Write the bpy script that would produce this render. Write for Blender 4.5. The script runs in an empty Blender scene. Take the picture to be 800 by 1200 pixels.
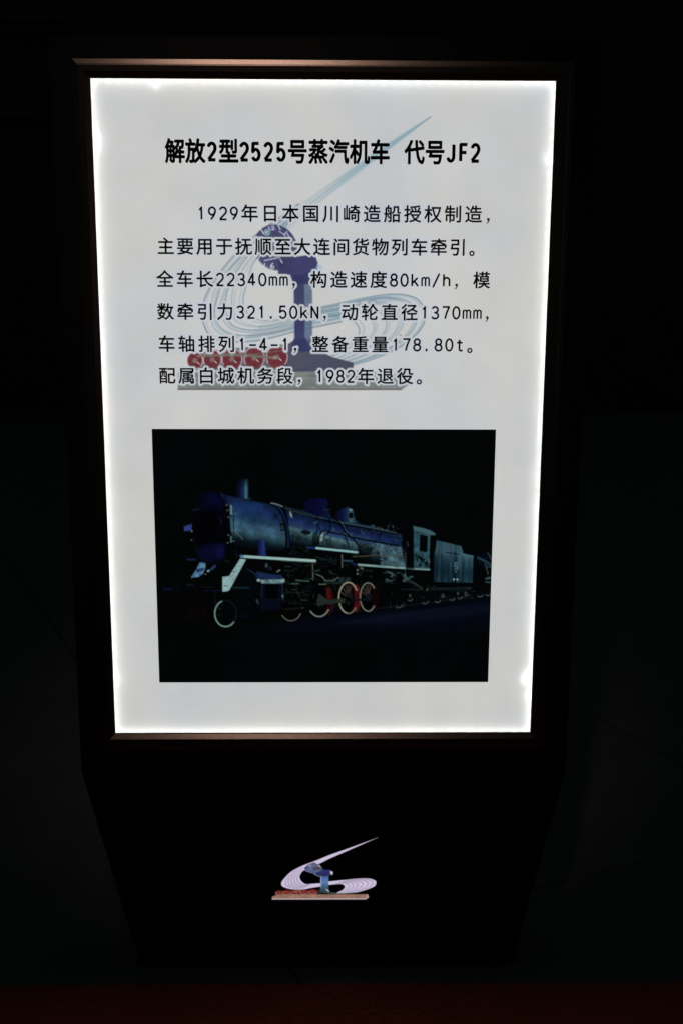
import bpy, bmesh, math, random
import numpy as np
from mathutils import Vector, Matrix

S = bpy.context.scene
COL = S.collection
rnd = random.Random(4)

# ------------------------------------------------------------------ camera
KIOSK_H = 1.8
PITCH, YAW, ROLL, FPX = math.radians(12.01743), math.radians(0.88879), math.radians(0.23027), 1380.0
CAM = Vector((-0.03, -1.1994239 * KIOSK_H, 0.7872745 * KIOSK_H))
cy, sy, cp, sp, cr, sr = math.cos(YAW), math.sin(YAW), math.cos(PITCH), math.sin(PITCH), math.cos(ROLL), math.sin(ROLL)
FW = Vector((sy * cp, cy * cp, -sp)); R0 = Vector((cy, -sy, 0)); U0 = R0.cross(FW)
RT = cr * R0 + sr * U0; UP = -sr * R0 + cr * U0
cam_data = bpy.data.cameras.new('camera'); cam = bpy.data.objects.new('camera', cam_data); COL.objects.link(cam)
cam.matrix_world = Matrix(((RT.x, UP.x, -FW.x, CAM.x), (RT.y, UP.y, -FW.y, CAM.y), (RT.z, UP.z, -FW.z, CAM.z), (0, 0, 0, 1)))
cam_data.sensor_fit = 'VERTICAL'; cam_data.sensor_height = 24.0; cam_data.lens = 24.0 * FPX / 1200.0
cam_data.clip_start = 0.05; cam_data.clip_end = 100
S.camera = cam

# ------------------------------------------------------------------ world, lamps, exposure
w = bpy.data.worlds.new('World'); S.world = w; w.use_nodes = True
bg = w.node_tree.nodes['Background']; bg.inputs[0].default_value = (0.78, 1.0, 1.0, 1); bg.inputs[1].default_value = 0.0115
S.view_settings.view_transform = 'Standard'; S.view_settings.look = 'None'; S.view_settings.exposure = 0; S.view_settings.gamma = 1
S.render.engine = 'CYCLES'; S.cycles.use_denoising = True
try: S.cycles.denoiser = 'OPENIMAGEDENOISE'
except Exception: pass
S.cycles.max_bounces = 6; S.cycles.sample_clamp_indirect = 3.0; S.cycles.use_light_tree = True

def lamp(name, loc, target, energy, color, size, size_y=None, kind='AREA'):
    d = bpy.data.lights.new(name, kind); d.energy = energy; d.color = color
    if kind == 'AREA':
        d.size = size
        if size_y: d.shape = 'RECTANGLE'; d.size_y = size_y
    o = bpy.data.objects.new(name, d); COL.objects.link(o); o.location = loc
    o.rotation_euler = (Vector(target) - Vector(loc)).to_track_quat('-Z', 'Y').to_euler()
    return o
sp_ = lamp('ceiling_spot', (-0.33, -2.6, 3.4), (-0.14, 0, 1.22), 46.0, (1.0, 0.80, 0.68), 0.12, kind='SPOT')
sp_.data.spot_size = math.radians(27); sp_.data.spot_blend = 1.0; sp_.data.shadow_soft_size = .07      # warm exhibition lamp above, left of the visitor
lamp('side_glow', (3.2, -1.6, 1.6), (0.4, 0, 1.1), 0.4, (1.0, 0.62, 0.68), 0.3, 1.6)          # dim pink lamp added at the right for the line on the frame

# ------------------------------------------------------------------ helpers
def at(u, v, y=0.0):
    """point of the vertical plane y seen at pixel (u, v) of the 800 x 1200 photograph"""
    d = FW + RT * ((u - 400) / FPX) - UP * ((v - 600) / FPX)
    return CAM + d * ((y - CAM.y) / d.y)
def floor_at(u, v, z=0.0):
    d = FW + RT * ((u - 400) / FPX) - UP * ((v - 600) / FPX)
    return CAM + d * ((z - CAM.z) / d.z)
def px_of(X, Z, y=0.0):
    dx, dy, dz = X - CAM.x, y - CAM.y, Z - CAM.z
    f = dx * FW.x + dy * FW.y + dz * FW.z
    return 400 + FPX * (dx * RT.x + dy * RT.y + dz * RT.z) / f, 600 - FPX * (dx * UP.x + dy * UP.y + dz * UP.z) / f
Z0 = at(380, 1137).z            # foot of the sign, used as the floor height

def tag(o, label=None, cat=None, group=None, kind=None):
    if label: o['label'] = label
    if cat: o['category'] = cat
    if group: o['group'] = group
    if kind: o['kind'] = kind
    return o
def empty(name, loc):
    o = bpy.data.objects.new(name, None); COL.objects.link(o); o.location = loc; o.empty_display_size = .1
    return o
def link(name, me, mats, parent=None):
    o = bpy.data.objects.new(name, me); COL.objects.link(o)
    for m in (mats if isinstance(mats, (list, tuple)) else [mats]):
        if m and m.name not in [x.name for x in me.materials]: me.materials.append(m)
    if parent:
        o.parent = parent; o.matrix_parent_inverse = Matrix.Translation(-parent.location)
    return o
def mesh_obj(name, verts, faces, mats, parent=None, smooth=False):
    me = bpy.data.meshes.new(name); me.from_pydata([tuple(v) for v in verts], [], faces); me.update()
    bm = bmesh.new(); bm.from_mesh(me); bmesh.ops.recalc_face_normals(bm, faces=bm.faces[:]); bm.to_mesh(me); bm.free()
    if smooth:
        for p in me.polygons: p.use_smooth = True
    return link(name, me, mats, parent)
def box(name, lo, hi, mats, parent=None, bevel=0.0, seg=2):
    bm = bmesh.new()
    bmesh.ops.create_cube(bm, size=1)
    for v in bm.verts:
        v.co = Vector([lo[i] + (v.co[i] + .5) * (hi[i] - lo[i]) for i in range(3)])
    if bevel: bmesh.ops.bevel(bm, geom=bm.edges[:], offset=bevel, segments=seg, affect='EDGES', profile=.5)
    me = bpy.data.meshes.new(name); bm.to_mesh(me); bm.free()
    return link(name, me, mats, parent)

def mat(name, col, rough=.5, metal=0.0, noise=0.0, scale=30.0, bump=0.0, bscale=200.0, spec=.5, coat=0.0, rnoise=0.0):
    m = bpy.data.materials.new(name); m.use_nodes = True; nt = m.node_tree; b = nt.nodes['Principled BSDF']
    b.inputs['Roughness'].default_value = rough; b.inputs['Metallic'].default_value = metal
    b.inputs['Specular IOR Level'].default_value = spec; b.inputs['Coat Weight'].default_value = coat
    tc = nt.nodes.new('ShaderNodeTexCoord')
    n = nt.nodes.new('ShaderNodeTexNoise'); n.inputs['Scale'].default_value = scale; n.inputs['Detail'].default_value = 6
    nt.links.new(tc.outputs['Object'], n.inputs['Vector'])
    mx = nt.nodes.new('ShaderNodeMix'); mx.data_type = 'RGBA'
    mx.inputs['A'].default_value = (*[c * (1 - noise) for c in col], 1); mx.inputs['B'].default_value = (*[min(1, c * (1 + noise)) for c in col], 1)
    nt.links.new(n.outputs['Fac'], mx.inputs['Factor']); nt.links.new(mx.outputs['Result'], b.inputs['Base Color'])
    if rnoise:
        mr = nt.nodes.new('ShaderNodeMapRange'); mr.inputs['From Min'].default_value = .3; mr.inputs['From Max'].default_value = .7
        mr.inputs['To Min'].default_value = rough - rnoise; mr.inputs['To Max'].default_value = rough + rnoise
        nt.links.new(n.outputs['Fac'], mr.inputs['Value']); nt.links.new(mr.outputs['Result'], b.inputs['Roughness'])
    if bump:
        n2 = nt.nodes.new('ShaderNodeTexNoise'); n2.inputs['Scale'].default_value = bscale; n2.inputs['Detail'].default_value = 3
        nt.links.new(tc.outputs['Object'], n2.inputs['Vector'])
        bp = nt.nodes.new('ShaderNodeBump'); bp.inputs['Strength'].default_value = bump; bp.inputs['Distance'].default_value = .002
        nt.links.new(n2.outputs['Fac'], bp.inputs['Height']); nt.links.new(bp.outputs['Normal'], b.inputs['Normal'])
    return m

def emission(name, col, strength):
    m = bpy.data.materials.new(name); m.use_nodes = True; nt = m.node_tree; nt.nodes.clear()
    e = nt.nodes.new('ShaderNodeEmission'); e.inputs[0].default_value = (*col, 1); e.inputs[1].default_value = strength
    o = nt.nodes.new('ShaderNodeOutputMaterial'); nt.links.new(e.outputs[0], o.inputs[0]); return m

def film_mat(name, attr=True, gloss=.02):
    """back-lit print: light from behind passes through, tinted by the ink; a faint sheen in front"""
    m = bpy.data.materials.new(name); m.use_nodes = True; nt = m.node_tree; nt.nodes.clear()
    t = nt.nodes.new('ShaderNodeBsdfTranslucent'); g = nt.nodes.new('ShaderNodeBsdfGlossy'); g.inputs['Roughness'].default_value = .35
    mx = nt.nodes.new('ShaderNodeMixShader'); mx.inputs[0].default_value = gloss
    a = nt.nodes.new('ShaderNodeAttribute'); a.attribute_name = 'print'
    tc = nt.nodes.new('ShaderNodeTexCoord')
    n = nt.nodes.new('ShaderNodeTexNoise'); n.inputs['Scale'].default_value = 4.2; n.inputs['Detail'].default_value = 3.5
    n3 = nt.nodes.new('ShaderNodeTexNoise'); n3.inputs['Scale'].default_value = 420; n3.inputs['Detail'].default_value = 2
    nt.links.new(tc.outputs['Object'], n.inputs['Vector']); nt.links.new(tc.outputs['Object'], n3.inputs['Vector'])
    cr_ = nt.nodes.new('ShaderNodeValToRGB'); cr_.color_ramp.elements[0].position = .36; cr_.color_ramp.elements[1].position = .64
    cr_.color_ramp.elements[0].color = (.93, .945, .96, 1); cr_.color_ramp.elements[1].color = (1.0, .975, .925, 1)
    nt.links.new(n.outputs['Fac'], cr_.inputs[0])
    mr = nt.nodes.new('ShaderNodeMapRange'); mr.inputs['To Min'].default_value = .95; mr.inputs['To Max'].default_value = 1.05
    nt.links.new(n3.outputs['Fac'], mr.inputs['Value'])
    v1 = nt.nodes.new('ShaderNodeVectorMath'); v1.operation = 'MULTIPLY'; v2 = nt.nodes.new('ShaderNodeVectorMath'); v2.operation = 'SCALE'
    nt.links.new(a.outputs['Color'], v1.inputs[0]); nt.links.new(cr_.outputs['Color'], v1.inputs[1])
    nb = nt.nodes.new('ShaderNodeTexNoise'); nb.inputs['Scale'].default_value = 9.0; nb.inputs['Detail'].default_value = 2
    nt.links.new(tc.outputs['Object'], nb.inputs['Vector'])
    mb_ = nt.nodes.new('ShaderNodeMapRange'); mb_.inputs['From Min'].default_value = .3; mb_.inputs['From Max'].default_value = .7; mb_.inputs['To Min'].default_value = .965; mb_.inputs['To Max'].default_value = 1.035
    nt.links.new(nb.outputs['Fac'], mb_.inputs['Value'])
    v3 = nt.nodes.new('ShaderNodeVectorMath'); v3.operation = 'SCALE'; nt.links.new(v1.outputs[0], v3.inputs[0]); nt.links.new(mb_.outputs['Result'], v3.inputs['Scale'])
    nt.links.new(v3.outputs[0], v2.inputs[0]); nt.links.new(mr.outputs['Result'], v2.inputs['Scale'])
    nt.links.new(v2.outputs[0], t.inputs['Color'])
    o = nt.nodes.new('ShaderNodeOutputMaterial')
    nt.links.new(t.outputs[0], mx.inputs[1]); nt.links.new(g.outputs[0], mx.inputs[2]); nt.links.new(mx.outputs[0], o.inputs[0])
    return m

# ------------------------------------------------------------------ flat print painter
BACK_L = 0.80       # radiance of the back light: an ink colour c shows as c * BACK_L
def lin(c):
    c = np.asarray(c, float) / 255.0
    return np.where(c <= .04045, c / 12.92, ((c + .055) / 1.055) ** 2.4)
def value_noise(X, Y, s, seed):
    r = np.random.RandomState(seed).rand(128, 128)
    x, y = X / s + 17.3, Y / s + 5.1
    i, j = np.floor(x).astype(int), np.floor(y).astype(int); fx, fy = x - i, y - j
    fx, fy = fx * fx * (3 - 2 * fx), fy * fy * (3 - 2 * fy)
    g = lambda a, b: r[a % 128, b % 128]
    return (g(i, j) * (1 - fx) + g(i + 1, j) * fx) * (1 - fy) + (g(i, j + 1) * (1 - fx) + g(i + 1, j + 1) * fx) * fy
def fbm(X, Y, s, seed):
    return .5 * value_noise(X, Y, s, seed) + .3 * value_noise(X, Y, s / 2.1, seed + 1) + .2 * value_noise(X, Y, s / 4.3, seed + 2)
def spline(pts, n=10):
    P = np.array(pts, float); P = np.vstack([2 * P[0] - P[1], P, 2 * P[-1] - P[-2]]); out = []
    for i in range(1, len(P) - 2):
        t = np.linspace(0, 1, n, endpoint=False)[:, None]
        a, b, c, d = P[i - 1], P[i], P[i + 1], P[i + 2]
        out.append(.5 * (2 * b + (c - a) * t + (2 * a - 5 * b + 4 * c - d) * t ** 2 + (3 * b - a - 3 * c + d) * t ** 3))
    out.append(P[-2][None]); return np.vstack(out)
class Paint:
    def __init__(s, X, Y, base): s.X, s.Y = X, Y; s.C = np.zeros(X.shape + (3,)) + np.asarray(base, float)
    def _win(s, x0, x1, y0, y1, m=3):
        # rows and columns run nearly along photo axes
        ok = (s.X > x0 - m) & (s.X < x1 + m) & (s.Y > y0 - m) & (s.Y < y1 + m)
        r = np.where(ok.any(1))[0]; c = np.where(ok.any(0))[0]
        return None if not len(r) else (slice(r[0], r[-1] + 1), slice(c[0], c[-1] + 1))
    def put(s, sl, A, col, a=1.0):
        X, Y = s.X[sl], s.Y[sl]
        c = col(X, Y) if callable(col) else col
        A = A * (a(X, Y) if callable(a) else a)
        s.C[sl] = s.C[sl] * (1 - A[..., None]) + lin(c) * A[..., None]
    def poly(s, pts, col, a=1.0, soft=.6):
        P = np.array(pts, float); sl = s._win(P[:, 0].min(), P[:, 0].max(), P[:, 1].min(), P[:, 1].max(), 2 + 2 * soft)
        if sl is None: return
        X, Y = s.X[sl], s.Y[sl]; ins = np.zeros(X.shape, bool); d = np.full(X.shape, 1e9)
        for (x0, y0), (x1, y1) in zip(P, np.roll(P, -1, 0)):
            t = np.clip(((X - x0) * (x1 - x0) + (Y - y0) * (y1 - y0)) / max(1e-9, (x1 - x0) ** 2 + (y1 - y0) ** 2), 0, 1)
            d = np.minimum(d, np.hypot(X - x0 - t * (x1 - x0), Y - y0 - t * (y1 - y0)))
            if y0 != y1: ins ^= ((Y > y0) != (Y > y1)) & (X < (x1 - x0) * (Y - y0) / (y1 - y0) + x0)
        s.put(sl, np.clip(.5 + np.where(ins, d, -d) / (2 * soft), 0, 1), col, a)
    def line(s, pts, wd, col, a=1.0, soft=.5, curve=False):
        P = spline(pts) if curve else np.array(pts, float); n = len(P)
        W = np.interp(np.linspace(0, 1, n), np.linspace(0, 1, len(wd)), wd) if isinstance(wd, (list, tuple)) else np.full(n, wd)
        sl = s._win(P[:, 0].min(), P[:, 0].max(), P[:, 1].min(), P[:, 1].max(), 2 + W.max())
        if sl is None: return
        X, Y = s.X[sl], s.Y[sl]; A = np.zeros(X.shape)
        for k in range(n - 1):
            (x0, y0), (x1, y1) = P[k], P[k + 1]
            t = np.clip(((X - x0) * (x1 - x0) + (Y - y0) * (y1 - y0)) / max(1e-9, (x1 - x0) ** 2 + (y1 - y0) ** 2), 0, 1)
            d = np.hypot(X - x0 - t * (x1 - x0), Y - y0 - t * (y1 - y0)); ww = (W[k] * (1 - t) + W[k + 1] * t) / 2
            A = np.maximum(A, np.clip(.5 + (ww - d) / (2 * soft), 0, 1) * np.minimum(1, ww * 2 + .15))
        s.put(sl, A, col, a)
    def ell(s, cx, cy_, rx, ry, col, a=1.0, soft=.6, rot=0.0):
        t = np.linspace(0, 2 * np.pi, 40, endpoint=False); c, q = math.cos(rot), math.sin(rot)
        s.poly([(cx + rx * math.cos(k) * c - ry * math.sin(k) * q, cy_ + rx * math.cos(k) * q + ry * math.sin(k) * c) for k in t], col, a, soft)
    def arc(s, cx, cy_, rx, ry, a0, a1, wd, col, a=1.0, soft=.5):
        t = np.radians(np.linspace(a0, a1, 26)); s.line(list(zip(cx + rx * np.cos(t), cy_ + ry * np.sin(t))), wd, col, a, soft)
    def specks(s, x0, x1, y0, y1, n, col, r=(.3, .9), seed=1, a=.8):
        g = random.Random(seed)
        for _ in range(n):
            s.ell(g.uniform(x0, x1), g.uniform(y0, y1), g.uniform(*r) * 1.3, g.uniform(*r), col, a * g.uniform(.4, 1), .5)
def keyed(f, keys):
    ks = [k for k, _ in keys]; cs = np.array([c for _, c in keys], float)
    return lambda X, Y: np.stack([np.interp(f(X, Y), ks, cs[:, i]) for i in range(3)], -1)

def sheet(name, u0, v0, u1, v1, step, y, paint_fn, material, parent, extra=None, boost=1.0):
    """flat rectangular print on the plane y, one vertex every step metres, ink in the attribute 'print'"""
    a, b = at(u0, v0), at(u1, v1)
    xs = np.linspace(a.x, b.x, max(2, int((b.x - a.x) / step))); zs = np.linspace(a.z, b.z, max(2, int((a.z - b.z) / step)))
    XX, ZZ = np.meshgrid(xs, zs); PX, PY = px_of(XX, ZZ)
    C = paint_fn(PX, PY) * boost
    return grid_mesh(name, xs, zs, y, C, material, parent)
def grid_mesh(name, xs, zs, y, C, material, parent):
    XX, ZZ = np.meshgrid(xs, zs); h, w_ = XX.shape
    co = np.stack([XX, np.full_like(XX, y), ZZ], -1).reshape(-1, 3)
    idx = np.arange(h * w_).reshape(h, w_)
    q = np.stack([idx[:-1, :-1], idx[1:, :-1], idx[1:, 1:], idx[:-1, 1:]], -1).reshape(-1, 4)
    me = bpy.data.meshes.new(name); me.vertices.add(len(co)); me.vertices.foreach_set('co', co.ravel())
    me.loops.add(q.size); me.loops.foreach_set('vertex_index', q.ravel().astype(np.int32))
    me.polygons.add(len(q)); me.polygons.foreach_set('loop_start', np.arange(0, q.size, 4, dtype=np.int32))
    me.update(calc_edges=True)
    at_ = me.attributes.new('print', 'FLOAT_COLOR', 'POINT')
    at_.data.foreach_set('color', np.concatenate([C.reshape(-1, 3), np.ones((len(co), 1))], 1).astype(np.float32).ravel())
    return link(name, me, material, parent)

# ------------------------------------------------------------------ materials
M_body = mat('black_lacquered_steel', (.0045, .0045, .005), rough=.5, noise=.3, scale=12, bump=.04, bscale=260, spec=.16, rnoise=.08)
M_frame = mat('bronze_anodised_aluminium', (.15, .108, .092), rough=.23, metal=1.0, noise=.06, scale=150, bump=.06, bscale=1500)
M_lipmat = mat('black_rubber_gasket', (.012, .012, .014), rough=.55)
M_white = mat('white_reflector_plastic', (.75, .75, .74), rough=.6)
M_ink = mat('black_printing_ink', (.004, .006, .007), rough=.5, spec=.2)
M_film = film_mat('backlit_print_film')
M_photo = film_mat('backlit_photo_print', gloss=.012)
M_panel = emission('light_guide_panel', (.985, .99, 1.0), BACK_L * 1.055)
M_led = emission('white_led', (1.0, 1.0, .94), 44.0)
M_edge_glow = emission('edge_glow_emitter', (1.0, 1.0, .94), 13.0)
M_bright_spot = emission('bright_spot_emitter', (.86, .95, 1.0), 34.0)
M_floor = mat('dark_grey_floor_stone', (.105, .118, .118), rough=.75, noise=.35, scale=5, bump=.3, bscale=90, spec=.3)
M_gap = mat('dark_floor_joint', (.05, .055, .055), rough=.9)
M_mat = mat('dark_red_rubber', (.34, .062, .020), rough=.8, noise=.35, scale=9, bump=.2, bscale=140, spec=.2)
M_redpaint = mat('dark_red_gloss_paint', (.10, .012, .006), rough=.45, noise=.3, scale=6)
M_wall = mat('black_painted_wall', (.035, .037, .037), rough=.9, noise=.3, scale=3)

# ------------------------------------------------------------------ setting: floor of big slabs with joints
def slab_floor():
    root = empty('floor', (0, 0, Z0)); tag(root, kind='structure')
    T = 1.4
    # slabs laid at an angle, so the joint seen right of the sign runs away to the upper left
    p, q = floor_at(668, 822, Z0), floor_at(790, 892, Z0)
    ang = math.atan2(q.y - p.y, q.x - p.x)
    mesh_obj('floor_bed', [(-9, -5, Z0 - .012), (9, -5, Z0 - .012), (9, 11, Z0 - .012), (-9, 11, Z0 - .012)], [(0, 1, 2, 3)], M_gap, root)
    bm = bmesh.new(); bmesh.ops.create_cube(bm, size=1)
    for v in bm.verts: v.co = Vector((v.co.x * (T - .006), v.co.y * (T - .006), v.co.z * .012 - .006))
    bmesh.ops.bevel(bm, geom=[e for e in bm.edges if all(v.co.z > -.001 for v in e.verts)], offset=.002, segments=1, affect='EDGES')
    me = bpy.data.meshes.new('floor_slab'); bm.to_mesh(me); bm.free(); me.materials.append(M_floor)
    c, s_ = math.cos(ang), math.sin(ang)
    for i in range(-9, 10):
        for j in range(-8, 9):
            lx, ly = (i + .18) * T, (j + .5) * T
            x, y = p.x + lx * c - ly * s_, p.y + lx * s_ + ly * c
            if -6.4 < x < 6.4 and -3.6 < y < 8.6:
                o = bpy.data.objects.new('floor_slab', me); COL.objects.link(o); o.parent = root
                o.location = (x, y, rnd.uniform(-.0008, .0008)); o.rotation_euler = (0, 0, ang)
    return root
slab_floor()
tag(box('back_wall', (-8, 9.3, Z0), (8, 9.5, Z0 + 4.2), M_wall), kind='structure')

# red rubber mat with raised rings in front of the sign
mb = floor_at(400, 1152, Z0 + .006)
mroot = empty('rubber_mat', (0, mb.y - 1.0, Z0))
tag(mroot, 'dark red rubber floor mat with rows of raised rings in front of the lit sign', 'mat')
mL, mR = floor_at(-420, 1152, Z0).x, floor_at(1250, 1152, Z0).x
box('mat_sheet', (mL, mb.y - 1.3, Z0 + .001), (mR, mb.y, Z0 + .006), M_mat, mroot, .0015, 1)
n = 20; vs, fs = [], []
for k in range(n):
    t = 2 * math.pi * k / n
    for r_, z_ in ((.0150, 0), (.0165, .0022), (.0195, .0022), (.0210, 0)):
        vs.append((r_ * math.cos(t), r_ * math.sin(t), z_))
for k in range(n):
    for j in range(3):
        a_, b_ = 4 * k + j, 4 * ((k + 1) % n) + j
        fs.append((a_, a_ + 1, b_ + 1, b_))
ring_me = bpy.data.meshes.new('raised_ring'); ring_me.from_pydata(vs, [], fs); ring_me.update(); ring_me.materials.append(M_mat)
for j in range(5):
    for i in range(-17, 18):
        o = bpy.data.objects.new('raised_ring', ring_me); COL.objects.link(o); o.parent = mroot
        o.location = (i * .0475 + .02 + (j % 2) * .0237, 1.0 - .022 - j * .046, .006)

# unknown dim red shapes at the left, built as a plain beam and rail
def beam(name, u0, v0, u1, v1, y, depth, m, label, cat):
    a, b = at(u0, v0, y), at(u1, v1, y)
    r = empty(name, ((a.x + b.x) / 2, y, b.z)); tag(r, label, cat)
    box('beam_body', (a.x, y, b.z), (b.x, y + depth, a.z), m, r, .008, 2)
    box('top_flange', (a.x, y - .02, a.z + .001), (b.x - .02, y + depth + .02, a.z + .014), m, r, .003, 1)
    return r
beam('red_beam', -260, 24, 86, 40, 1.2, .14, M_redpaint, 'dim dark red beam end showing just above the upper left corner of the sign', 'beam')
# a post that carries it and the lower rail
a = at(-258, 40, 1.2)
rt_ = empty('red_rail', (a.x, 1.5, Z0)); tag(rt_, 'dim dark red shape of unknown kind, built as a rail, behind the left side of the lit sign', 'rail')
ra, rb = at(-260, 131, 1.5), at(75, 142, 1.5)
box('rail', (ra.x, 1.5, rb.z), (rb.x, 1.58, ra.z), M_redpaint, rt_, .01, 2)
for k in (.02,):
    xx = ra.x + (rb.x - ra.x) * k
    box('post', (xx - .03, 1.51, Z0), (xx + .03, 1.57, rb.z), M_wall, rt_, .006, 1)
box('post', (a.x + .02, 1.21, Z0), (a.x + .09, 1.30, at(-258, 40, 1.2).z), M_wall, bpy.data.objects['red_beam'], .006, 1)

# ------------------------------------------------------------------ the sign
sign = empty('illuminated_sign', (at(380, 1137).x, .07, Z0))
tag(sign, 'tall black free-standing sign with a glowing white locomotive information panel and a small lit emblem', 'sign')

# cabinet outline (front plane y = 0)
def rect_of(q):      # straightened rectangle from four measured corners TL TR BR BL
    P = [at(*p) for p in q]
    return (P[0].x + P[3].x) / 2, (P[1].x + P[2].x) / 2, (P[0].z + P[1].z) / 2, (P[2].z + P[3].z) / 2
BX0, BX1, BZ1, BZs = rect_of([(58, 38), (703, 46), (663, 905), (93, 905)])
FX0, FX1, FZ1, FZ0 = rect_of([(82, 66), (673, 73), (640, 878), (118, 878)])
PX0, PX1, PZ1, PZ0 = rect_of([(106, 90), (650, 97), (621, 858), (136, 858)])
IX0, IX1, IZ1, IZ0 = rect_of([(177, 503), (581, 503), (571, 799), (188, 800)])
fl, fr = at(165, 1137).x, at(599, 1137).x
OV = .014                                       # how far film and light panel run behind the frame
DEPTH = .16
out = [(BX0, BZ1), (BX1, BZ1), (BX1, BZs), (fr, Z0 + .006), (fl, Z0 + .006), (BX0, BZs)]
bm = bmesh.new()
yf = .004
front = [bm.verts.new((x, yf, z)) for x, z in out]
hole = [bm.verts.new((x, yf, z)) for x, z in ((PX0 - OV, PZ1 + OV), (PX1 + OV, PZ1 + OV), (PX1 + OV, PZ0 - OV), (PX0 - OV, PZ0 - OV))]
holeb = [bm.verts.new((v.co.x, yf + .06, v.co.z)) for v in hole]
back = [bm.verts.new((x, yf + DEPTH, z)) for x, z in out]
F = bm.faces.new
F((front[0], front[1], hole[1], hole[0])); F((front[1], front[2], hole[2], hole[1])); F((front[2], front[5], hole[3], hole[2])); F((front[5], front[0], hole[0], hole[3]))
F((front[2], front[3], front[4], front[5])); F(tuple(back))
for i in range(6): F((front[i], back[i], back[(i + 1) % 6], front[(i + 1) % 6]))
for i in range(4): F((hole[i], hole[(i + 1) % 4], holeb[(i + 1) % 4], holeb[i]))
F(tuple(holeb))
bmesh.ops.recalc_face_normals(bm, faces=bm.faces[:])
oe = [e for e in bm.edges if len(e.link_faces) == 2 and all(v in front or v in back for v in e.verts) and not (e.verts[0] in (front[2], front[5]) and e.verts[1] in (front[2], front[5]))]
bmesh.ops.bevel(bm, geom=oe, offset=.003, segments=2, affect='EDGES')
me = bpy.data.meshes.new('cabinet'); bm.to_mesh(me); bm.free()
cab = link('cabinet', me, M_body, sign)
# base plate under the cabinet
box('base_plate', (fl - .012, .02, Z0 + .0005), (fr + .012, .15, Z0 + .006), M_body, sign, .0015, 1)

# snap frame: four mitred rails
def profile():
    pts = [(0.0, .003), (0.0, -.0035), (.0010, -.0050)]
    pts += [(.0018, -.0058), (.0022, -.0062), (.0100, -.0078), (.0108, -.0082), (.0120, -.0084)]     # outer bevel
    W_ = (FX1 - FX0 - (PX1 - PX0)) / 2
    pts += [(.0155, -.0084), (W_ - .0112, -.0084), (W_ - .0106, -.0083)]
    pts += [(W_ - .0098, -.0080), (W_ - .0018, -.0025)]            # inner bevel
    pts += [(W_, -.0016), (W_, -.0008)]
    return pts
def rail(axis, sgn):
    pr = profile(); Wd = pr[-1][0]
    vs, fs = [], []
    for (d, y) in pr:
        # d = distance inward from the outer edge; scale per side so that the inner edge meets the panel edge
        k = d / Wd
        x0 = FX0 + (PX0 - FX0) * k; x1 = FX1 + (PX1 - FX1) * k; z1 = FZ1 + (PZ1 - FZ1) * k; z0 = FZ0 + (PZ0 - FZ0) * k
        e = .00035
        if axis == 'h':
            z = z1 if sgn > 0 else z0; vs += [(x0 + e, y, z), (x1 - e, y, z)]
        else:
            x = x1 if sgn > 0 else x0; vs += [(x, y, z0 + e), (x, y, z1 - e)]
    for i in range(len(pr) - 1): fs.append((2 * i, 2 * i + 1, 2 * i + 3, 2 * i + 2))
    o = mesh_obj('frame_rail', vs, fs, M_frame, sign)
    for p in o.data.polygons: p.use_smooth = False
    return o
rail('h', 1); rail('h', -1); rail('v', 1); rail('v', -1)
# hidden back of the frame: black backing so that the mitres do not leak
bk = box('frame_backing', (0, 0, 0), (1, 1, 1), M_lipmat, sign)
bkm = bk.data; bkm.clear_geometry()
vs, fs = [], []
for (g, y) in ((.0008, .0034), (.0008, -.0030), (0, 0), (0, 0)):
    pass
fo = .0012
ring_o = [(FX0 + fo, FZ1 - fo), (FX1 - fo, FZ1 - fo), (FX1 - fo, FZ0 + fo), (FX0 + fo, FZ0 + fo)]
ring_i = [(PX0 - .0006, PZ1 + .0006), (PX1 + .0006, PZ1 + .0006), (PX1 + .0006, PZ0 - .0006), (PX0 - .0006, PZ0 - .0006)]
for y in (-.0008,):
    vs += [(x, y, z) for x, z in ring_o] + [(x, y, z) for x, z in ring_i] + [(x, .0035, z) for x, z in ring_o]
for i in range(4):
    j = (i + 1) % 4
    fs += [(i, j, 4 + j, 4 + i), (i, j, 8 + j, 8 + i)]
bkm.from_pydata(vs, [], fs); bkm.update()
tag(bk, 'thin black gasket under the frame')

# light box behind the film
yl = .028
box('light_guide', (PX0 - OV + .001, yl, PZ0 - OV + .001), (PX1 + OV - .001, yl + .006, PZ1 + OV - .001), M_panel, sign)
def led_strip(x0, z0, x1, z1, y, mat_, pitch=.0205, size=.0032, jit=.0):
    L = math.hypot(x1 - x0, z1 - z0); k = int(L / pitch); vs, fs = [], []
    for i in range(k):
        t = (i + .5) / k; x, z = x0 + (x1 - x0) * t + rnd.uniform(-jit, jit), z0 + (z1 - z0) * t + rnd.uniform(-jit, jit); b = len(vs); h = size / 2
        vs += [(x - h, y, z - h), (x + h, y, z - h), (x + h, y, z + h), (x - h, y, z + h)]; fs.append((b, b + 1, b + 2, b + 3))
    me = bpy.data.meshes.new('led_strip'); me.from_pydata(vs, [], fs); me.update()
    o = link('led_strip', me, mat_, sign); tag(o, kind='stuff'); return o
LY, LO = .0108, -.0015
led_strip(PX0, PZ1 - LO, PX1, PZ1 - LO, LY, M_led, jit=.0003)
led_strip(PX0, PZ0 + LO, PX1, PZ0 + LO, LY, M_led, jit=.0003)
led_strip(PX0 + LO, PZ0, PX0 + LO, PZ1, LY, M_led, jit=.0003)
led_strip(PX1 - LO, PZ0, PX1 - LO, PZ1, LY, M_led, jit=.0003)
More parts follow.
